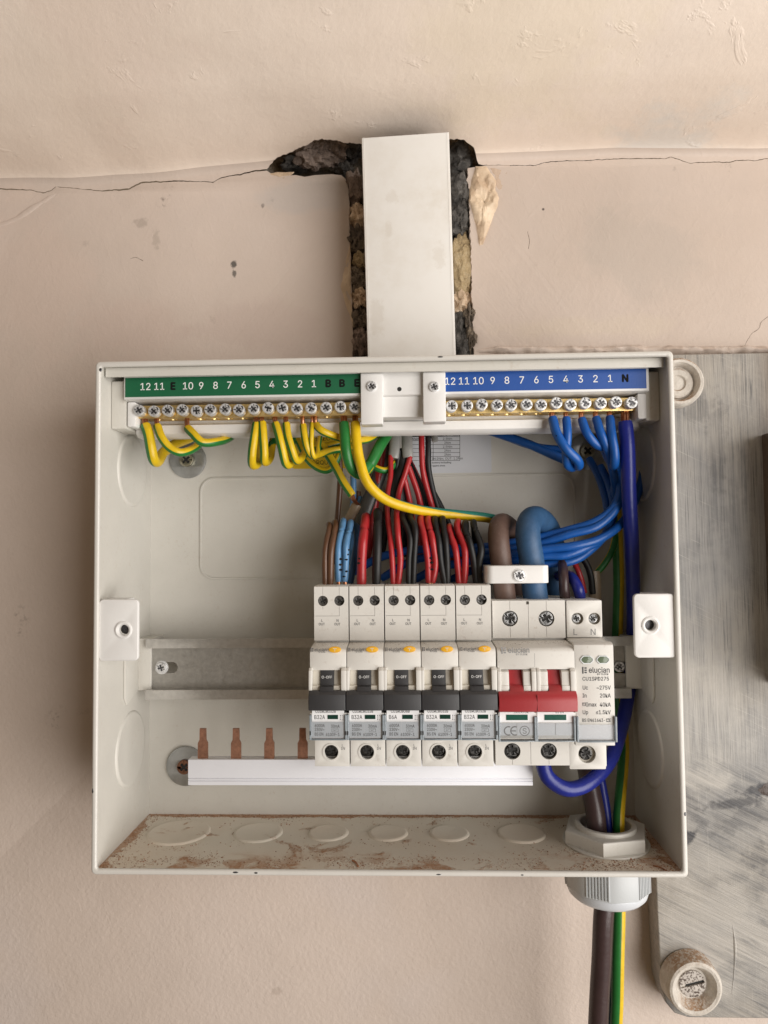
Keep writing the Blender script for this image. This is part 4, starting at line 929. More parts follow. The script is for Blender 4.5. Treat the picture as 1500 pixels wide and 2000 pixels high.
for c, a in zip(pc, (0.2, 0.8)):
    V, F = lathe([(3.05, 0), (3.04, 0.1)], (c.x, -65.35, c.z), n=24); mesh('terminal_hole', V, F, MAT['device_beige'], sp_)
    screw('terminal_screw', (c.x - 0.5, -65.4, c.z), 2.3, 'zinc_dark', sp_, 1.6, a, 'hole')
cb_ = z6(812, 1325, -72)
prism('lower_terminal_face', [rrect(z6(682, 1300, -72).x, z6(948, 1300, -72).x, z6(800, 1434, -72).z, -63, 0.5), circ(cb_.x, cb_.z, 4.3, 36)], -72, -69.3, MAT['device'], sp_, 0.15)
V, F = lathe([(4.4, 0), (4.39, 0.1)], (cb_.x, -69.55, cb_.z), n=24); mesh('terminal_hole', V, F, MAT['device_beige'], sp_)
screw('clamp_screw', (cb_.x - 0.4, -69.6, cb_.z + 0.1), 3.2, 'zinc_deep', sp_, 1.5, 0.4, 'hole')
# plug-in cartridge
xa, xb = z6(722, 900).x, z6(1014, 900).x; zc1 = z6(860, 512).z; zc0 = z6(860, 1108).z
plug = prism('cartridge', [[(-84, zc1 + 0.3), (-86.6, zc1 - 0.1), (-87.7, zc1 - 0.8), (-88, zc1 - 1.8), (-88, zc0), (-87, zc0), (-87, -63), (-84, -63)]], xa, xb, MAT['device'], sp_, 0.35, axis='x')
for k in range(3):
    yy = -82.5 + k * 4.2; mesh('step_line', *pdata([rect(xa + 0.6, xb - 1.2, yy - 0.15, yy + 0.15)], ztb - 0.75, ztb - 0.2, 0, 'z'), MAT['device'], sp_)
for cx_ in (810, 928):
    a = z6(cx_ - 47, 661); b = z6(cx_ + 47, 601); c = 1.4
    o8 = [(a.x + c, a.z), (b.x - c, a.z), (b.x, a.z + c), (b.x, b.z - c), (b.x - c, b.z), (a.x + c, b.z), (a.x, b.z - c), (a.x, a.z + c)]
    wq = prism('status_window', [o8], -88.3, -87.9, MAT['win_olive'], plug, 0.1)
    i8 = [((a.x + b.x) / 2 + (x_ - (a.x + b.x) / 2) * 0.88, (a.z + b.z) / 2 + (z_ - (a.z + b.z) / 2) * 0.82) for x_, z_ in o8]
    mesh('window_frame', *pdata([o8, i8], -88.5, -88.25), MAT['label_grey'], plug)
T = Txt()
a = z6(772, 709); logo(T, a.x, a.z, 1.7, -88.06, 0.02, True, 7.5 * 1.7)
q = z6(876, 771); T.add('CU1SPD275', q.x, q.z, 1.75, -88.06, bold=0.015, sx=0.88)
for zy, l, r_ in ((836, 'Uc', '~275V'), (894, 'In', '20kA'), (960, '   Imax', '40kA'), (1016, 'Up', '≤1.5kV')):
    q = z6(778, zy); T.add(l.strip(), q.x + (1.75 if 'max' in l else 0), q.z, 1.85, -88.06, 'LEFT', 0.015, 0.82); q = z6(986, zy); T.add(r_, q.x, q.z, 1.85, -88.06, 'RIGHT', 0.015, 0.82)
a = z6(779, 971); b = z6(803, 945); T.poly([rect(a.x, b.x, a.z, b.z), rect(a.x + 0.15, b.x - 0.15, a.z + 0.15, b.z - 0.15)], -88.06); T.add('T2', (a.x + b.x) / 2, (a.z + b.z) / 2, 1.0, -88.07, bold=0.03)
q = z6(775, 1075); T.add('BS EN61643-11', q.x, q.z, 1.5, -88.06, 'LEFT', 0.02, 0.80)
for cx_, s in ((968, 'C'), (984, 'E')):
    q = z6(cx_, 1075); R_ = 0.85
    arc = [(q.x + R_ * math.cos(t_), q.z + R_ * math.sin(t_)) for t_ in [math.radians(65 + k * 23) for k in range(11)]]
    arc += [(q.x + (R_ - 0.25) * math.cos(t_), q.z + (R_ - 0.25) * math.sin(t_)) for t_ in [math.radians(295 - k * 23) for k in range(11)]]
    T.poly([arc], -88.06)
    if s == 'E': T.line(q.x - 0.6, q.z, q.x + 0.3, q.z, 0.22, -88.07)
T.build(MAT['ink'], plug)
T = Txt()
for cx_, s in ((725, 'L'), (857, 'N')):
    q = z6(cx_, 428, YS); T.add(s, q.x, q.z, 3.1, YS - 0.06, bold=0.008)
q = z6(812, 1238, -72); T.add('PE', q.x, q.z, 2.2, -72.06, bold=0.02, sx=1.4)
T.build(MAT['ink_pale'], sp_)
a = z6(738, 1230); b = z6(1022, 1104)
cc = prism('label_cover', [rrect(a.x, b.x, a.z, b.z, 0.4)], -89.2, -88.6, MAT['clear'], sp_)
mesh('blank_label', *pdata([rect(a.x + 1, b.x - 1, a.z + 0.8, b.z - 0.2)], -87.6, -87.1), MAT['label_white'], cc)
zk = z6(800, 1045).z
mesh('cover_clip', *join(pdata([rrect(a.x - 0.3, a.x + 0.8, a.z - 0.1, zk, 0.3)], -89.5, -85, 0.2), pdata([rrect(b.x - 0.8, b.x + 0.3, a.z - 0.1, zk, 0.3)], -89.5, -85, 0.2), pdata([rect(a.x + 0.8, b.x - 0.8, a.z - 0.2, a.z + 0.3)], -89.4, -86, 0.1)), MAT['clear_edge'], cc)

# ------------------------------------------------------------------ terminal carrier and bars
ca = empty('terminal_carrier', (1, -40, 95), 'long white plastic carrier holding both terminal bars across the top of the enclosure', 'terminal carrier')
CX0, CX1 = -137.4, 139.3
prism('label_ledge', [[(-40, 112.2), (-62.4, 112.2), (-64, 112.6), (-64, 125.2), (-62, 125.6), (-40, 125.6)]], CX0, CX1, MAT['white'], ca, 0.3, axis='x')
prism('tray', [[(-40, 112.15), (-45.5, 112.15), (-45.5, 101.5), (-48.4, 101.5), (-49.5, 100.8), (-49.2, 96.2), (-47, 94.6), (-40, 94.4)]], CX0 + 1.0, CX1 - 1.0, MAT['white'], ca, 0.3, axis='x')
for a, b in ((CX0 + 0.5, CX0 + 5.0), (CX1 - 5.0, CX1 - 0.5)):
    prism('end_cheek', [rrect(a, b, 98.5, 111.9, 1)], -60.5, -46, MAT['white'], ca, 0.5)
# plain middle section between the two bars
xa, xb = at(705, 790, -62).x, at(868, 790, -62).x
prism('middle_block', [[(-46, 112.1), (-61.5, 112.1), (-60.0, 101.5), (-46, 101.5)]], xa + 11, xb - 11, MAT['white'], ca, 0.3, axis='x')
hp = at(780, 760, -64)
V, F = lathe([(1.2, 0), (1.1, 0.08)], (hp.x, -64.0, hp.z), n=18); mesh('pin_hole', V, F, MAT['hole'], ca)
for (pxa, pxb, pya, pyb), (sx_, sy_) in (((705, 747, 728, 829), (726, 755)), ((827, 870, 726, 824), (848, 756))):
    a = at(pxa, pyb, -67); b = at(pxb, pya, -67)
    tb = prism('clamp_tab', [rrect(a.x, b.x, a.z, b.z, 0.6)], -67, -58, MAT['white'], ca, 0.5)
    q = at(sx_, sy_, -67); screw('tab_screw', (q.x, -66.9, q.z), 2.7, 'zinc', tb, 1.0)
G1 = [at(243, 0, -64).x]
gx0, gx1 = at(245, 754, -64).x, xa + 0.2
lab = prism('green_strip', [rect(gx0, gx1 + 1, 113.7, 124.0)], -64.3, -63.9, MAT['lab_green'], ca)
T, TB = Txt(), Txt()
for px, s in ((284, '12'), (311, '11'), (338, 'E'), (367, '10'), (393, '9'), (421, '8'), (448, '7'), (476, '6'), (503, '5'), (531, '4'), (558, '3'), (586, '2'), (613, '1'), (641, 'B'), (668, 'B'), (697, 'E')):
    q = at(px, 754, -64.3)
    (TB if s in 'EB' else T).add(s, q.x, 119.2, 3.7, -64.35, bold=0.085 if s in 'EB' else 0.012, sx=0.95)
T.build(MAT['ink_white'], lab); TB.build(MAT['ink_black'], lab)
bx0, bx1 = xb - 0.3, at(1262, 740, -64).x
lab = prism('blue_strip', [rect(bx0, bx1, 113.7, 124.0)], -64.3, -63.9, MAT['lab_blue'], ca)
T, TB = Txt(), Txt()
for px, s in ((879, '12'), (906, '11'), (934, '10'), (962, '9'), (990, '8'), (1019, '7'), (1047.5, '6'), (1076, '5'), (1105, '4'), (1134, '3'), (1163, '2'), (1191.5, '1'), (1221, 'N')):
    q = at(px, 740, -64.3); (TB if s == 'N' else T).add(s, q.x, 119.2, 3.7, -64.35, bold=0.085 if s == 'N' else 0.012, sx=0.95)
T.build(MAT['ink_white'], lab); TB.build(MAT['ink_black'], lab)
def bar(name, x0, x1, xs_, label):
    r_ = empty(name, ((x0 + x1) / 2, -50, 101), label, 'terminal bar')
    holes = [circ(x_, -51.2, 2.3, 18) for x_ in xs_]
    mesh('bar', *pdata([rect(x0, x1, -56.2, -46.2)] + holes, 103.6, 110.6, 0.2, 'z'), MAT['brass'], r_)
    for x_ in xs_:
        a = random.random() * 1.5
        screw('terminal_screw', (x_ + random.uniform(-0.25, 0.25), -58.0, 106.8 + random.uniform(-0.5, 0.5)), 3.05, 'zinc', r_, 4.2 + random.uniform(-0.6, 0.6), round(a * 4) / 4 + 0.05)
        V, F = lathe([(2.3, 0), (2.35, 0.8), (2.1, 0.9), (2.35, 1.7), (2.3, 2.4)], (x_, -56.0, 106.8), n=16); mesh('screw_shank', V, F, MAT['brass'], r_)
    return r_
EX = [-130.1 + k * (115.8 / 15) for k in range(16)]
NX = [37.1 + k * (93.4 / 12) for k in range(13)]
bar('earth_terminal_bar', -134.6, xa + 2, EX, 'brass earth terminal bar with sixteen screws under the green strip')
bar('neutral_terminal_bar', xb - 2, 134.6, NX, 'brass neutral terminal bar with thirteen screws under the blue strip')

# ------------------------------------------------------------------ cables and wires
def wire(label, pts, r, mat, group=None, cat='wire', name='wire', bare0=None, bare1=None, marks=(), **k):
    P = [at(*p) for p in pts]
    for i_ in range(1, len(P) - 1): P[i_] = P[i_] + Vector((random.uniform(-.35, .35), random.uniform(-.5, .5), random.uniform(-.6, .6)))
    org(P[0])
    o = tube(name, P, r, MAT[mat], None, **k); o.location = P[0] * MM
    tag(o, label, cat, group)
    rb = max(0.7, r * 0.6)
    for b in (bare0, bare1):
        if b is not None:
            Q = [at(*p) for p in b]
            if rb < 1.3: tube('bare_copper', Q, rb, MAT['copper'], o, 8, ends=(0, 0))
            else:
                V, F = [], []
                for s in range(7):
                    a = s * 2 * math.pi / 6; off = Vector((math.cos(a), math.sin(a), 0)) * rb * 0.62 if s < 6 else Vector()
                    c = catmull([q + off for q in Q], 3)
                    d_ = []
                    for i, p_ in enumerate(c):
                        for q_ in range(6): d_.append(p_ + Vector((math.cos(q_ * 1.047), math.sin(q_ * 1.047), 0)) * rb * 0.36)
                    V2, F2 = d_, [[i * 6 + j, i * 6 + (j + 1) % 6, i * 6 + 6 + (j + 1) % 6, i * 6 + 6 + j] for i in range(len(c) - 1) for j in range(6)]
                    V, F = join((V, F), (V2, F2))
                mesh('bare_strands', V, F, MAT['copper'], o, 50)
    for mpx, mpy, mY in marks:
        q = at(mpx, mpy, mY); V, F = lathe([(0.75, -0.35), (0.7, 0.05), (0.35, 0.2)], q, (0, -1, 0), 10)
        V = [Vector((q.x + (v.x - q.x) * 1.3, v.y, q.z + (v.z - q.z) * 0.8)) for v in V]
        mesh('pen_mark', V, F, MAT['ink_black'], o, 60)
    org(); return o
GE = 'green and yellow earth wires under the green strip'
def ev(label, px, pts, r, **k):
    pts = [(pts[0][0], pts[0][1] + 5, pts[0][2])] + [pts[1]] + pts[2:]
    wire(label, pts, r, k.pop('mat', 'gy'), GE, bare0=[(pts[0][0], 806, -51.5), (pts[0][0] - 1, 820, -54), (pts[0][0], pts[0][1] + 7, pts[0][2])], **k)
ev('short flattened earth wire loop from the leftmost screw of the green strip', 0, [(284, 825, -53), (289, 850, -55), (296, 880, -55), (301, 900, -52), (309, 902, -46), (320, 884, -38), (340, 866, -28), (370, 857, -18), (402, 848, -10)], 2.9, phase=0.30)
ev('earth wire arcing below the upper left washer from the terminal numbered 11', 1, [(307, 826, -53), (315, 852, -56), (331, 874, -56), (355, 885, -53), (382, 874, -45), (402, 852, -33), (412, 840, -26)], 2.3, phase=0.28)
ev('earth wire sweeping rightwards under the screw numbered 10', 3, [(366, 831, -53), (376, 848, -56), (396, 862, -56), (425, 864, -50), (448, 855, -40), (466, 838, -30)], 2.4, phase=0.30)
ev('first hairpin earth wire, left of the pair under numbers 5 and 6', 8, [(501, 822, -53), (497, 850, -56), (492, 885, -56), (493, 906, -52), (503, 908, -46), (508, 885, -40), (510, 850, -34)], 2.35, phase=0.28)
ev('second hairpin earth wire, right of the pair under numbers 5 and 4', 9, [(512, 820, -53), (514, 850, -56), (516, 880, -56), (518, 901, -52), (526, 896, -44), (532, 870, -36), (538, 845, -30)], 2.35, phase=0.28)
ev('earth wire with two pen marks dropping from the terminal numbered 4', 10, [(538, 822, -53), (544, 850, -56), (551, 880, -56), (558, 903, -53), (565, 905, -47), (566, 880, -40), (572, 846, -32)], 2.35, phase=0.30, marks=((549, 862, -57.7), (551, 872, -57.7)))
ev('earth wire from number 3 bending right along the row of loops', 11, [(559, 822, -53), (563, 850, -56), (570, 880, -56), (578, 897, -53), (588, 897, -48), (604, 878, -42), (630, 872, -36), (668, 862, -30), (700, 850, -22)], 2.2, phase=0.28)
ev('earth wire from number 2 curving down to the right', 12, [(592, 825, -53), (594, 850, -56), (599, 875, -56), (608, 891, -53), (622, 889, -48), (650, 880, -40), (690, 875, -32)], 2.0, phase=0.25)
ev('thin earth wire loop under the number 1', 13, [(610, 820, -53), (608, 845, -57), (609, 870, -57), (614, 892, -55), (620, 886, -50), (624, 865, -46), (626, 845, -42)], 1.35, phase=0.25)
ev('earth wire running right from the number 1 towards the thick green wire', 13, [(617, 824, -53), (628, 838, -57), (648, 850, -55), (676, 858, -48), (712, 858, -40), (740, 846, -30)], 2.1, phase=0.20)
wire('slack earth wire hanging in a low curve over the yellow sticker', [(574, 846, -18), (584, 870, -22), (600, 896, -25), (620, 915, -27), (640, 918, -28), (656, 906, -28), (664, 880, -26), (668, 850, -20)], 1.9, 'gy', GE, phase=0.30)
wire('earth wire descending from the loops to its bare end at a grey sheath', [(628, 868, -36), (644, 892, -38), (658, 920, -40), (672, 945, -40), (688, 968, -40)], 2.4, 'gy', GE, phase=0.28, bare1=[(687, 966, -40), (692, 978, -39), (700, 986, -36)])
wire('thick half green half yellow earth wire slanting up behind the big yellow one', [(715, 920, -42), (728, 897, -40), (744, 868, -34), (760, 842, -26), (772, 820, -20)], 3.2, 'gy_wide', GE, phase=0.43)
wire('yellow and green wire end curving under the dark red wires', [(720, 905, -26), (738, 918, -28), (758, 916, -27), (775, 900, -22), (790, 880, -16)], 1.9, 'gy', GE, phase=0.35)
wire('thick green earth wire looping down beside the big yellow one', [(672, 827, -55), (673, 852, -58), (676, 885, -59), (686, 912, -57), (704, 924, -52), (722, 908, -47)], 3.05, 'gy', 'thick wires', phase=0.5, bare0=[(671, 800, -51), (672, 825, -55)])
wire('thick yellow earth wire sweeping from the last green-strip screw to the brown cable', [(694, 826, -56), (697, 860, -59), (703, 898, -61), (718, 940, -61), (748, 975, -58), (795, 992, -52), (850, 1000, -46), (905, 1007, -42), (960, 1013, -36), (1010, 1030, -26)], 2.75, 'gy_teal', 'thick wires', phase=0.0, twist=-0.0031, bare0=[(694, 800, -51), (694, 828, -56)])

GB = 'bright blue neutral wires'
def nv(label, pts, r=2.35, marks=()):
    wire(label, pts, r, 'w_blue', GB, bare0=[(pts[0][0], 796, -51.5), (pts[0][0] - 1, 808, -54), (pts[0][0], pts[0][1] + 4, pts[0][2])], marks=marks)
nv('blue neutral wire with pen marks looping from the terminal numbered 5', [(1079, 816, -54), (1088, 848, -58), (1106, 876, -59), (1126, 897, -57), (1130, 911, -51), (1114, 905, -44), (1080, 888, -38), (1030, 868, -30), (980, 852, -22), (945, 838, -14)], 2.5, ((1089, 851, -60.3), (1094, 853, -60.3), (1106, 873, -61), (1112, 879, -61), (1116, 887, -60.6)))
nv('blue neutral wire with a hairpin end dropping from the terminal numbered 4', [(1106, 816, -54), (1107, 850, -56), (1105, 884, -55), (1108, 908, -51), (1118, 914, -46), (1124, 898, -40), (1104, 880, -34), (1050, 872, -28), (1004, 858, -22), (962, 838, -14)], 2.3)
nv('blue neutral wire slanting right beneath the number 3 of the blue strip', [(1136, 818, -54), (1147, 846, -57), (1166, 866, -56), (1186, 878, -50), (1200, 900, -42), (1204, 940, -36), (1196, 975, -32)])
nv('blue neutral wire from number 2, close beside the one bent round at number 1', [(1164, 816, -54), (1172, 845, -58), (1184, 872, -57), (1194, 900, -50), (1200, 940, -42), (1204, 970, -36)])
nv('blue neutral wire bending back beside the dark blue cable from the number 1', [(1191, 815, -54), (1194, 850, -59), (1200, 885, -59), (1202, 908, -55), (1196, 908, -48), (1184, 886, -40), (1176, 860, -32)], 2.4, ((1197, 838, -60),))
for k, (lab_, pts, r) in enumerate((
    ('topmost blue wire of the bundle bending left behind the big blue cable', [(690, 1118, -30), (740, 1088, -34), (800, 1074, -36), (870, 1070, -38), (950, 1066, -38), (1050, 1050, -40), (1110, 1034, -44), (1160, 1020, -46), (1196, 992, -46), (1210, 955, -44), (1205, 915, -36), (1196, 880, -26)], 2.3),
    ('second blue wire of the bundle, just under the topmost one', [(745, 1130, -30), (800, 1098, -34), (870, 1082, -37), (960, 1076, -40), (1052, 1062, -43), (1112, 1046, -47), (1166, 1026, -48), (1204, 990, -46), (1216, 950, -42), (1206, 900, -32)], 2.3),
    ('blue wire at the middle of the bundle crossing behind the dark blue cable', [(810, 1132, -30), (860, 1106, -36), (950, 1090, -42), (1056, 1074, -46), (1118, 1066, -49), (1172, 1052, -48), (1216, 1022, -42), (1242, 975, -32), (1256, 920, -26), (1260, 850, -20)], 2.3),
    ('blue wire near the bottom of the bundle curving up to the right', [(875, 1135, -30), (950, 1106, -38), (1056, 1088, -44), (1104, 1084, -47), (1146, 1070, -46), (1180, 1046, -42), (1200, 1000, -36), (1192, 950, -30), (1172, 910, -24)], 2.3),
    ('lowest blue wire of the bundle, sagging behind the clamp', [(930, 1130, -28), (1000, 1112, -36), (1062, 1102, -42), (1112, 1096, -44), (1150, 1078, -42), (1184, 1040, -36), (1186, 990, -30), (1172, 935, -25), (1150, 895, -20)], 2.2),
    ('shadowed blue wire rising along the right wall behind the dark blue cable', [(1228, 1010, -22), (1246, 960, -22), (1262, 900, -22), (1262, 850, -20), (1250, 820, -18)], 2.2))):
    wire(lab_, pts, r, 'w_blue', GB)
# thick tails
wire('thick dark blue cable from the N screw down the right side and looping under', [(1221, 824, -56), (1225, 880, -57), (1229, 960, -54), (1233, 1050, -44), (1236, 1140, -28), (1236, 1215, -14), (1233, 1290, -9), (1226, 1365, -11), (1212, 1425, -26), (1190, 1487, -42), (1150, 1529, -52), (1110, 1541, -57), (1075, 1525, -58), (1062, 1495, -57), (1062, 1450, -55)], 3.9, 'w_tail', None, 'cable', 'cable', bare0=[(1221, 790, -52), (1221, 828, -56)], n=18)
wire('thick brown cable hooped over the clamp into the main switch', [(988, 1185, -54), (984, 1150, -56), (978, 1100, -58), (974, 1056, -57), (976, 1030, -50), (986, 1024, -40), (1000, 1040, -30), (1006, 1090, -24), (1010, 1160, -22)], 5.6, 'w_bigbrown', 'thick cables under the white clamp', 'cable', 'cable', n=22)
wire('thick mid-blue cable hooped over the clamp into the main switch', [(1048, 1182, -54), (1045, 1150, -56), (1038, 1095, -58), (1030, 1045, -58), (1034, 1016, -51), (1050, 1013, -42), (1070, 1034, -32), (1082, 1085, -26), (1086, 1160, -24)], 6.5, 'w_bigblue', 'thick cables under the white clamp', 'cable', 'cable', n=22)
V, F = [], []
def strands(px, py, Y, n, w):
    V, F = [], []
    for k in range(n):
        a = at(px + random.uniform(-w, w), py, Y + random.uniform(-4, 1)); b = a + Vector((random.uniform(-1.2, 1.2), -0.5, -2.2))
        for p_ in (a, b):
            for q in range(4): V.append(p_ + Vector((math.cos(q * 1.57), math.sin(q * 1.57), 0)) * 0.22)
        i = k * 8; F += [[i + j, i + (j + 1) % 4, i + 4 + (j + 1) % 4, i + 4 + j] for j in range(4)]
    return V, F
# cable clamp
cl = empty('cable_clamp', (76, -60, 24), 'white plastic clamp strap screwed across the thick brown and blue cables', 'clamp')
a = at(950, 1140, -70); b = at(1073, 1104, -70)
V, F = pdata([rrect(a.x, b.x, -70, -50, 3.6, 6)], a.z, b.z, 0.5, 'z'); mesh('strap', V, F, MAT['white'], cl)
q = at(1014, 1124, -70); V, F = lathe([(3.6, -0.3), (3.5, 0.3), (3.2, 0.3), (3.2, -0.2)], (q.x, -70, q.z), n=30); mesh('screw_seat', V, F[:-2], MAT['white'], cl)
screw('clamp_screw', (q.x, -69.9, q.z), 3.0, 'zinc', cl, 0.9, 0.3)
# breaker wires
GL = 'wires into the tops of the breakers'
def bw(label, pts, r, mat, **k): return wire(label, pts, r, mat, GL, wob=0.09, **k)
def sw(label, top, apex, front, r, mat, **k):
    """slack wire: down from the top at the back, an S bend behind, over the apex and down into its terminal"""
    ax_, ay_ = apex
    tx = top[-1][0]
    return bw(label, list(top) + [((tx + ax_) / 2 + 1, ay_ + 40, -15), (ax_ + 2, ay_ + 78, -19), (ax_ + 2, ay_ + 46, -30), (ax_ + 1, ay_ + 8, -38), (ax_, ay_, -45), (ax_ - 0.5, ay_ + 10, -52)] + [(a, b, -58) for a, b in front], r, mat, **k)
sw('dark brown wire, outermost left of the breaker wires', [(663, 880, -12), (665, 950, -13)], (643, 1024), [(636, 1075), (635, 1141)], 1.75, 'w_brown', bare1=[(635, 1138, -58), (634.5, 1150, -58)])
sw('lighter brown wire beside the outermost one', [(700, 960, -10), (694, 1010, -12)], (656, 1021), [(648, 1075), (645, 1141)], 1.8, 'w_brown', bare1=[(645, 1138, -58), (645, 1150, -58)])
sw('light blue wire with a row of pen dots, left of its pair', [(690, 915, -12), (690, 980, -14)], (670, 1018), [(661, 1073), (661, 1136)], 1.8, 'w_sky', bare1=[(661, 1133, -58), (662, 1148, -58)], marks=((665, 1092, -59.7), (664, 1103, -59.7), (664.5, 1113, -59.7)))
sw('light blue wire with scattered pen dots, right of its pair', [(705, 970, -12), (700, 1000, -13)], (684, 1021), [(677, 1062), (675, 1095), (673, 1136)], 1.8, 'w_sky', bare1=[(673, 1133, -58), (676, 1148, -58)], marks=((679, 1074, -59.3), (678, 1083, -59.5), (676, 1093, -59.6), (676, 1116, -59.7), (672, 1126, -59.7)))
bw('dull blue wire behind the light blue pair', [(690, 1024, -34), (698, 1034, -40), (698, 1062, -48), (690, 1100, -50), (684, 1140, -50)], 1.9, 'w_bigblue')
sw('thick red wire with two pen marks', [(748, 862, -14), (738, 940, -14), (728, 1010, -14)], (714, 1009), [(709, 1055), (706, 1095), (706, 1142)], 2.55, 'w_red', marks=((703, 1091, -60.4), (701, 1100, -60.4)))
sw('thick black wire right of the thick red one', [(776, 900, -14), (762, 960, -14)], (739, 1002), [(736, 1060), (735, 1142)], 2.45, 'w_black')
bw('thin red wire falling straight from the left grey sheath', [(763, 890, -26), (762, 925, -30), (757, 965, -36), (756, 1002, -46), (761, 1045, -55), (767, 1090, -58), (768, 1142, -58)], 1.5, 'w_red')
sw('thin red wire crossing from the right grey sheath to the middle breaker', [(801, 892, -26), (793, 925, -28), (777, 970, -26)], (775, 1000), [(776, 1040), (783, 1088), (780, 1118), (777, 1142)], 1.6, 'w_red')
sw('thin black wire of the middle breaker, left of its pair', [(780, 880, -24), (774, 935, -22)], (788, 1003), [(800, 1050), (799, 1095), (798, 1142)], 1.6, 'w_black')
sw('thin black wire of the middle breaker, right of its pair', [(786, 885, -22), (790, 940, -20)], (802, 1001), [(812, 1036), (809, 1085), (807, 1142)], 1.6, 'w_black')
sw('red wire with a column of pen dots, left of its pair', [(787, 925, -24), (799, 975, -22)], (822, 1009), [(829, 1049), (835, 1092), (837, 1138)], 1.75, 'w_red', bare1=[(837, 1135, -58), (842, 1149, -58)], marks=((836, 1091, -59.8), (836, 1101, -59.8), (837, 1109, -59.8)))
sw('red wire with a column of pen dots, right of its pair', [(798, 912, -24), (818, 975, -22)], (837, 1010), [(844, 1049), (849, 1088), (848, 1115), (844, 1138)], 1.75, 'w_red', bare1=[(844, 1135, -58), (842, 1149, -58)], marks=((841, 1090, -59.8), (843, 1099, -59.8), (844, 1112, -59.8)))
sw('black wire right of the dotted red pair, left one', [(806, 925, -18), (826, 970, -18)], (850, 1011), [(857, 1055), (862, 1095), (869, 1142)], 1.75, 'w_black')
sw('black wire right of the dotted red pair, right one', [(800, 905, -16), (832, 975, -16)], (865, 1012), [(870, 1055), (873, 1095), (874, 1142)], 1.75, 'w_black')
sw('dark red wire dropping from the carrier right of the sheaths', [(823, 835, -24), (824, 880, -26), (828, 925, -26), (843, 985, -22)], (879, 1026), [(888, 1072), (893, 1105), (897, 1142)], 1.7, 'w_red')
sw('rightmost red wire into the fifth breaker', [(800, 900, -14), (840, 985, -14)], (894, 1020), [(906, 1070), (909, 1105), (906, 1142)], 1.75, 'w_red')
sw('black wire dropping from the carrier right of the dark red one', [(836, 838, -22), (836, 880, -24), (838, 920, -24), (854, 985, -20)], (908, 1021), [(916, 1060), (925, 1100), (930, 1142)], 1.75, 'w_black')
sw('rightmost black wire into the fifth breaker', [(830, 930, -12), (860, 985, -12)], (926, 1020), [(939, 1068), (936, 1105), (937, 1142)], 1.8, 'w_black')
# sheaths
GS = 'grey cable sheaths coming through the top of the enclosure'
wire('left grey cable sheath end above the red wires', [(777, 800, -20), (772, 845, -22), (770, 875, -25), (768, 895, -26)], 3.1, 'w_grey', GS, 'cable sheath', 'cable_sheath', flat=0.55, n=18)
wire('right grey cable sheath end above the red wires', [(790, 800, -20), (794, 845, -22), (796, 875, -25), (797, 894, -26)], 3.2, 'w_grey', GS, 'cable sheath', 'cable_sheath', flat=0.55, n=18)
wire('short torn grey sheath end at the right of the dark red wire', [(842, 838, -18), (846, 848, -22), (850, 862, -24)], 2.0, 'w_grey', GS, 'cable sheath', 'cable_sheath', flat=0.5)
wire('dark grey flat cable slanting behind the big yellow wire', [(760, 850, -10), (750, 900, -12), (732, 950, -14), (712, 1000, -18), (700, 1060, -20)], 4.2, 'w_darkgrey', GS, 'cable sheath', 'cable_sheath', flat=0.5, n=16)  # a darker grey than the other sheaths
wire('pale brown sheath end where the bare earth wire stops', [(697, 985, -34), (689, 1000, -34), (680, 1022, -32), (672, 1050, -26)], 2.9, 'w_sleeve', GS, 'cable sheath', 'cable_sheath', flat=0.6)
wire('black twisted taped bundle between the two grey sheaths', [(784, 880, -20), (786, 910, -22), (778, 940, -22), (776, 975, -20), (786, 1010, -18)], 4.0, 'w_black', GS, 'cable sheath', 'cable_sheath', wob=0.5)
# surge protector tails
bw('short brown wire into the surge protector', [(1104, 1170, -52), (1101, 1150, -54), (1099, 1120, -52), (1096, 1100, -44), (1085, 1090, -34)], 2.6, 'w_plum')
bw('short blue wire into the surge protector', [(1134, 1170, -52), (1129, 1150, -54), (1120, 1132, -50), (1106, 1125, -40), (1090, 1125, -30)], 2.9, 'w_tail')
bw('thin red wire curving down behind the surge protector', [(1110, 1090, -30), (1122, 1100, -30), (1134, 1125, -32), (1142, 1158, -30)], 1.6, 'w_red')
bw('thin black wire curving down behind the surge protector', [(1122, 1078, -28), (1140, 1092, -28), (1152, 1120, -28), (1158, 1160, -28)], 1.8, 'w_black')
wire('grey sheath end standing behind the surge protector', [(1160, 1115, -24), (1161, 1150, -24), (1162, 1190, -24), (1163, 1240, -22)], 3.6, 'w_sleeve', GS, 'cable sheath', 'cable_sheath', flat=0.6)
wire('green and yellow wire reaching down to the grey sheath behind the surge protector', [(1204, 1040, -22), (1196, 1075, -22), (1180, 1100, -22), (1166, 1118, -22)], 1.9, 'gy', GE, phase=0.5)
wire('thin earth wire in the shade behind the dark blue cable', [(1180, 862, -24), (1192, 885, -24), (1206, 920, -22), (1218, 950, -18)], 1.2, 'gy', GE, phase=0.35)
wire('long green and yellow earth cable up the right side through the gland', [(1210, 1650, -38), (1210, 1590, -36), (1216, 1500, -22), (1217, 1440, -10), (1208, 1370, -6), (1205, 1290, -6), (1208, 1200, -8), (1210, 1130, -16), (1206, 1030, -22), (1201, 960, -22)], 3.1, 'gy_wide', None, 'cable', 'cable', phase=0.78, n=18)
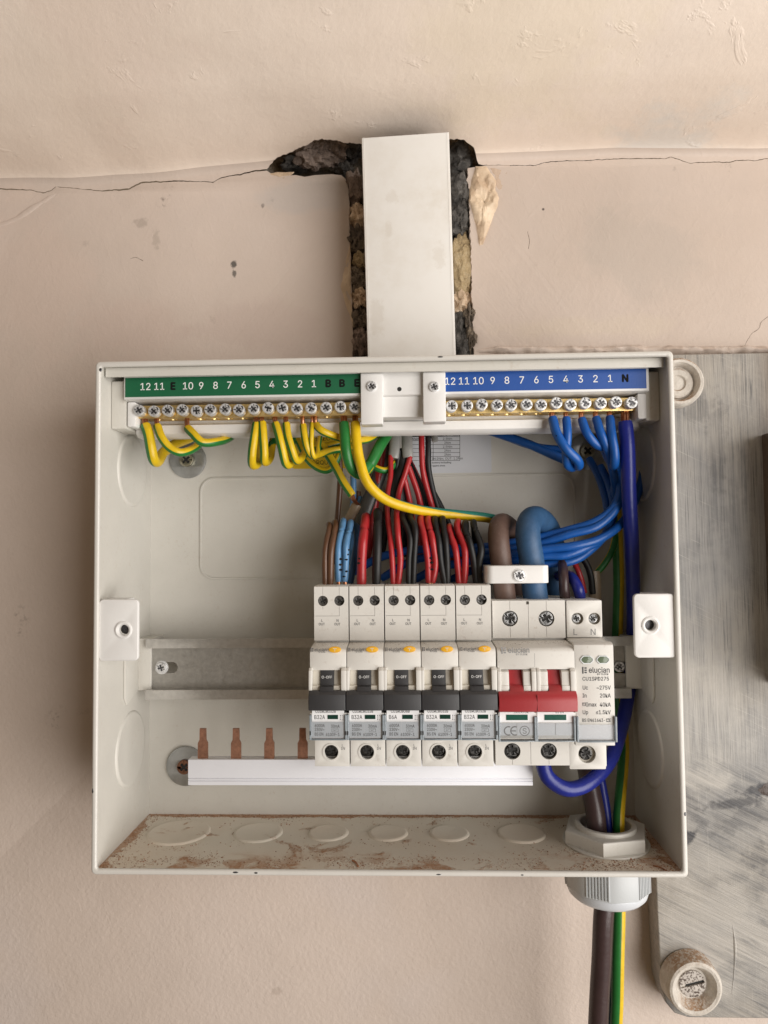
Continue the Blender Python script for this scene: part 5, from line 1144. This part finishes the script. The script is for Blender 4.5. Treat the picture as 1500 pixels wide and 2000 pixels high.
# cables through the gland
wire('brown supply cable rising through the gland inside the enclosure', [(1168, 1650, -40), (1164, 1590, -40), (1154, 1540, -36), (1144, 1490, -32), (1136, 1430, -30)], 5.2, 'w_plum', 'supply cables through the gland', 'cable', 'cable', n=20)
wire('thin blue cable beside the brown one inside the gland', [(1190, 1650, -36), (1184, 1590, -34), (1176, 1540, -32), (1166, 1490, -30)], 2.6, 'w_tail', 'supply cables through the gland', 'cable', 'cable')
wire('brown supply cable hanging below the gland', [(1183, 1740, -40), (1178, 1800, -40), (1174, 1870, -38), (1170, 1950, -36), (1166, 2060, -34), (1160, 2300, -30)], 5.3, 'w_plum', 'supply cables below the gland', 'cable', 'cable', n=20)
wire('green and yellow cable hanging below the gland', [(1209, 1740, -36), (1209, 1800, -36), (1207, 1870, -35), (1204, 1950, -33), (1203, 2060, -31), (1203, 2300, -28)], 3.4, 'gy_wide', 'supply cables below the gland', 'cable', 'cable', phase=0.26, n=18)
wire('sliver of blue cable between the brown and green ones below the gland', [(1196, 1740, -32), (1195, 1850, -31), (1190, 1950, -30), (1188, 2060, -28), (1186, 2300, -26)], 2.2, 'w_bigblue', 'supply cables below the gland', 'cable', 'cable')
cu_ = [p for p in (0,)]
# ------------------------------------------------------------------ gland
GX, GY_ = 118.3, -38.0
gl = empty('cable_gland', (GX, GY_, -150), 'grey plastic cable gland through the bottom wall at the right', 'gland')
zf = -HZ + 2.2
def ring(ro, ri, n=40): return [circ(GX, GY_, ro, n), circ(GX, GY_, ri, n)]
hexo = circ(GX, GY_, 23.2, 6, None, math.radians(12))
hx = []
for i in range(6):
    a, b = Vector(hexo[i]), Vector(hexo[(i + 1) % 6])
    for s in (0.12, 0.5, 0.88): hx.append(tuple(a.lerp(b, s)))
mesh('locknut', *pdata([hexo, circ(GX, GY_, 14.5, 40)], zf + 0.8, zf + 8.2, 0.9, 'z', 2), MAT['gland_in'], gl, 18)
mesh('nut_flange', *pdata([circ(GX, GY_, 22.8, 48), circ(GX, GY_, 14.5, 40)], zf + 0.02, zf + 1.2, 0.4, 'z'), MAT['gland_in'], gl)
mesh('threaded_ring', *pdata(ring(16.2, 13.2), zf + 2, zf + 10.2, 0.7, 'z', 3), MAT['gland_in'], gl)
# outer body under the box: faceted sleeve with ribs, rounded end
zo = -HZ + 0.5
hx2 = circ(GX, GY_, 22.6, 10, None, math.radians(9))
mesh('body', *pdata([hx2, circ(GX, GY_, 13, 32)], zo - 20.5, zo, 0.7, 'z'), MAT['gland'], gl)
V, F = lathe([(21.3, 0), (21.3, 1.5), (20.6, 3.8), (18.6, 5.8), (16.0, 6.9), (12.8, 7.2), (12.0, 5.0)], (GX, GY_, zo - 20.2), (0, 0, -1), 44)
mesh('dome', V, F[:-2], plastic('pale_gland_dome', (0.62, 0.65, 0.69), 0.25, 0.03), gl)
for fi in range(10):
    a, b = Vector(hx2[fi]), Vector(hx2[(fi + 1) % 10])
    mid = (a + b) / 2
    if mid.y > GY_ + 4: continue
    if fi % 2: continue
    nrm = (mid - Vector((GX, GY_))).normalized()
    for k in range(8):
        p_ = a.lerp(b, 0.1 + 0.8 * k / 7) + nrm * 0.15
        d_ = (b - a).normalized() * 0.42
        q_ = [p_ - d_ - nrm * 0.4, p_ + d_ - nrm * 0.4, p_ + d_ * 0.7 + nrm * 0.55, p_ - d_ * 0.7 + nrm * 0.55]
        mesh('rib', *pdata([[tuple(v) for v in q_]], zo - 19.5, zo - 0.8, 0.0, 'z'), MAT['gland'], gl)

# ------------------------------------------------------------------ brick dust and copper offcuts on the floor of the box
org()
V, F = [], []
def grain(x, y, z, s):
    n = len(V)
    for k in range(4):
        a = random.random() * 6.28 + k * 1.57; V.append((x + math.cos(a) * s, y + math.sin(a) * s, z))
    V.append((x + random.uniform(-.3, .3) * s, y, z + s * random.uniform(0.5, 1.1)))
    for k in range(4): F.append([n + k, n + (k + 1) % 4, n + 4])
def dens(x, y):
    b = noise.fractal(Vector((x * 0.045, y * 0.07, 4.2)), 0.8, 2.0, 4)
    v = 0.015 + 0.6 * max(0, b - 0.05)
    if y > -5: v += 1.3
    if y < -58: v += 0.55 * (b > -0.1)
    if abs(x) > 138: v += 0.7
    if x > 88 and y < -50: v += 0.5 * (b > 0)
    return v
n_ = 0
while n_ < 5200:
    x, y = random.uniform(-145.5, 145.5), random.uniform(-72, -0.3)
    if random.random() * 1.6 < dens(x, y):
        if (x - GX) ** 2 + (y - GY_) ** 2 < 23 ** 2: continue
        grain(x, y, zf, random.choice((0.18, 0.22, 0.28, 0.35, 0.35, 0.55))); n_ += 1
tag(mesh('brick_dust', V, F, MAT['dust'], None, 0), 'red brown brick dust drifted over the floor of the enclosure', 'dust', None, 'stuff')
V, F = [], []
for k in range(900):   # a sprinkle on the ledges of the devices
    if random.random() < 0.7: grain(random.uniform(-35, 92), random.uniform(-84, -70), -15.3 - random.uniform(0, 0.1), random.choice((0.1, 0.14, 0.2)))
    else: grain(random.uniform(56, 110), random.uniform(-64, -45), 5.6 - 0.02, random.choice((0.1, 0.14, 0.2)))
tag(mesh('dust_specks', V, F, plastic('dark_dust', (0.16, 0.11, 0.075), 0.9, 0.4), None, 0), 'dark specks of dust lying on the ledges of the devices', 'dust', None, 'stuff')
for lab_, a, b, r in (('short bright copper wire offcut at the front of the floor beside the gland', (1211, 1666), (1233, 1678), 0.45), ('small copper offcut lying near the middle of the floor', (688, 1680), (699, 1692), 0.5), ('tiny copper offcut in the right corner of the floor', (1290, 1647), (1302, 1650), 0.4), ('hair-thin copper strand by the right front corner of the floor', (1276, 1690), (1306, 1703), 0.3)):
    def fl_(p_):
        d = RR.transposed() @ Vector(((p_[0] - 750) / 1387, (p_[1] - 1000) / 1387, 1)); return CAM + d * ((zf + 0.5 - CAM.z) / d.z)
    A_, B_ = fl_(a), fl_(b); org(A_)
    o = tube('copper_offcut', [A_, A_.lerp(B_, 0.5) + Vector((0.4, 0.8, 0)), B_], r, MAT['copper'], None, 8); o.location = A_ * MM
    tag(o, lab_, 'copper offcut', 'copper offcuts on the floor of the enclosure')
bpy.data.scenes.remove(TMP)
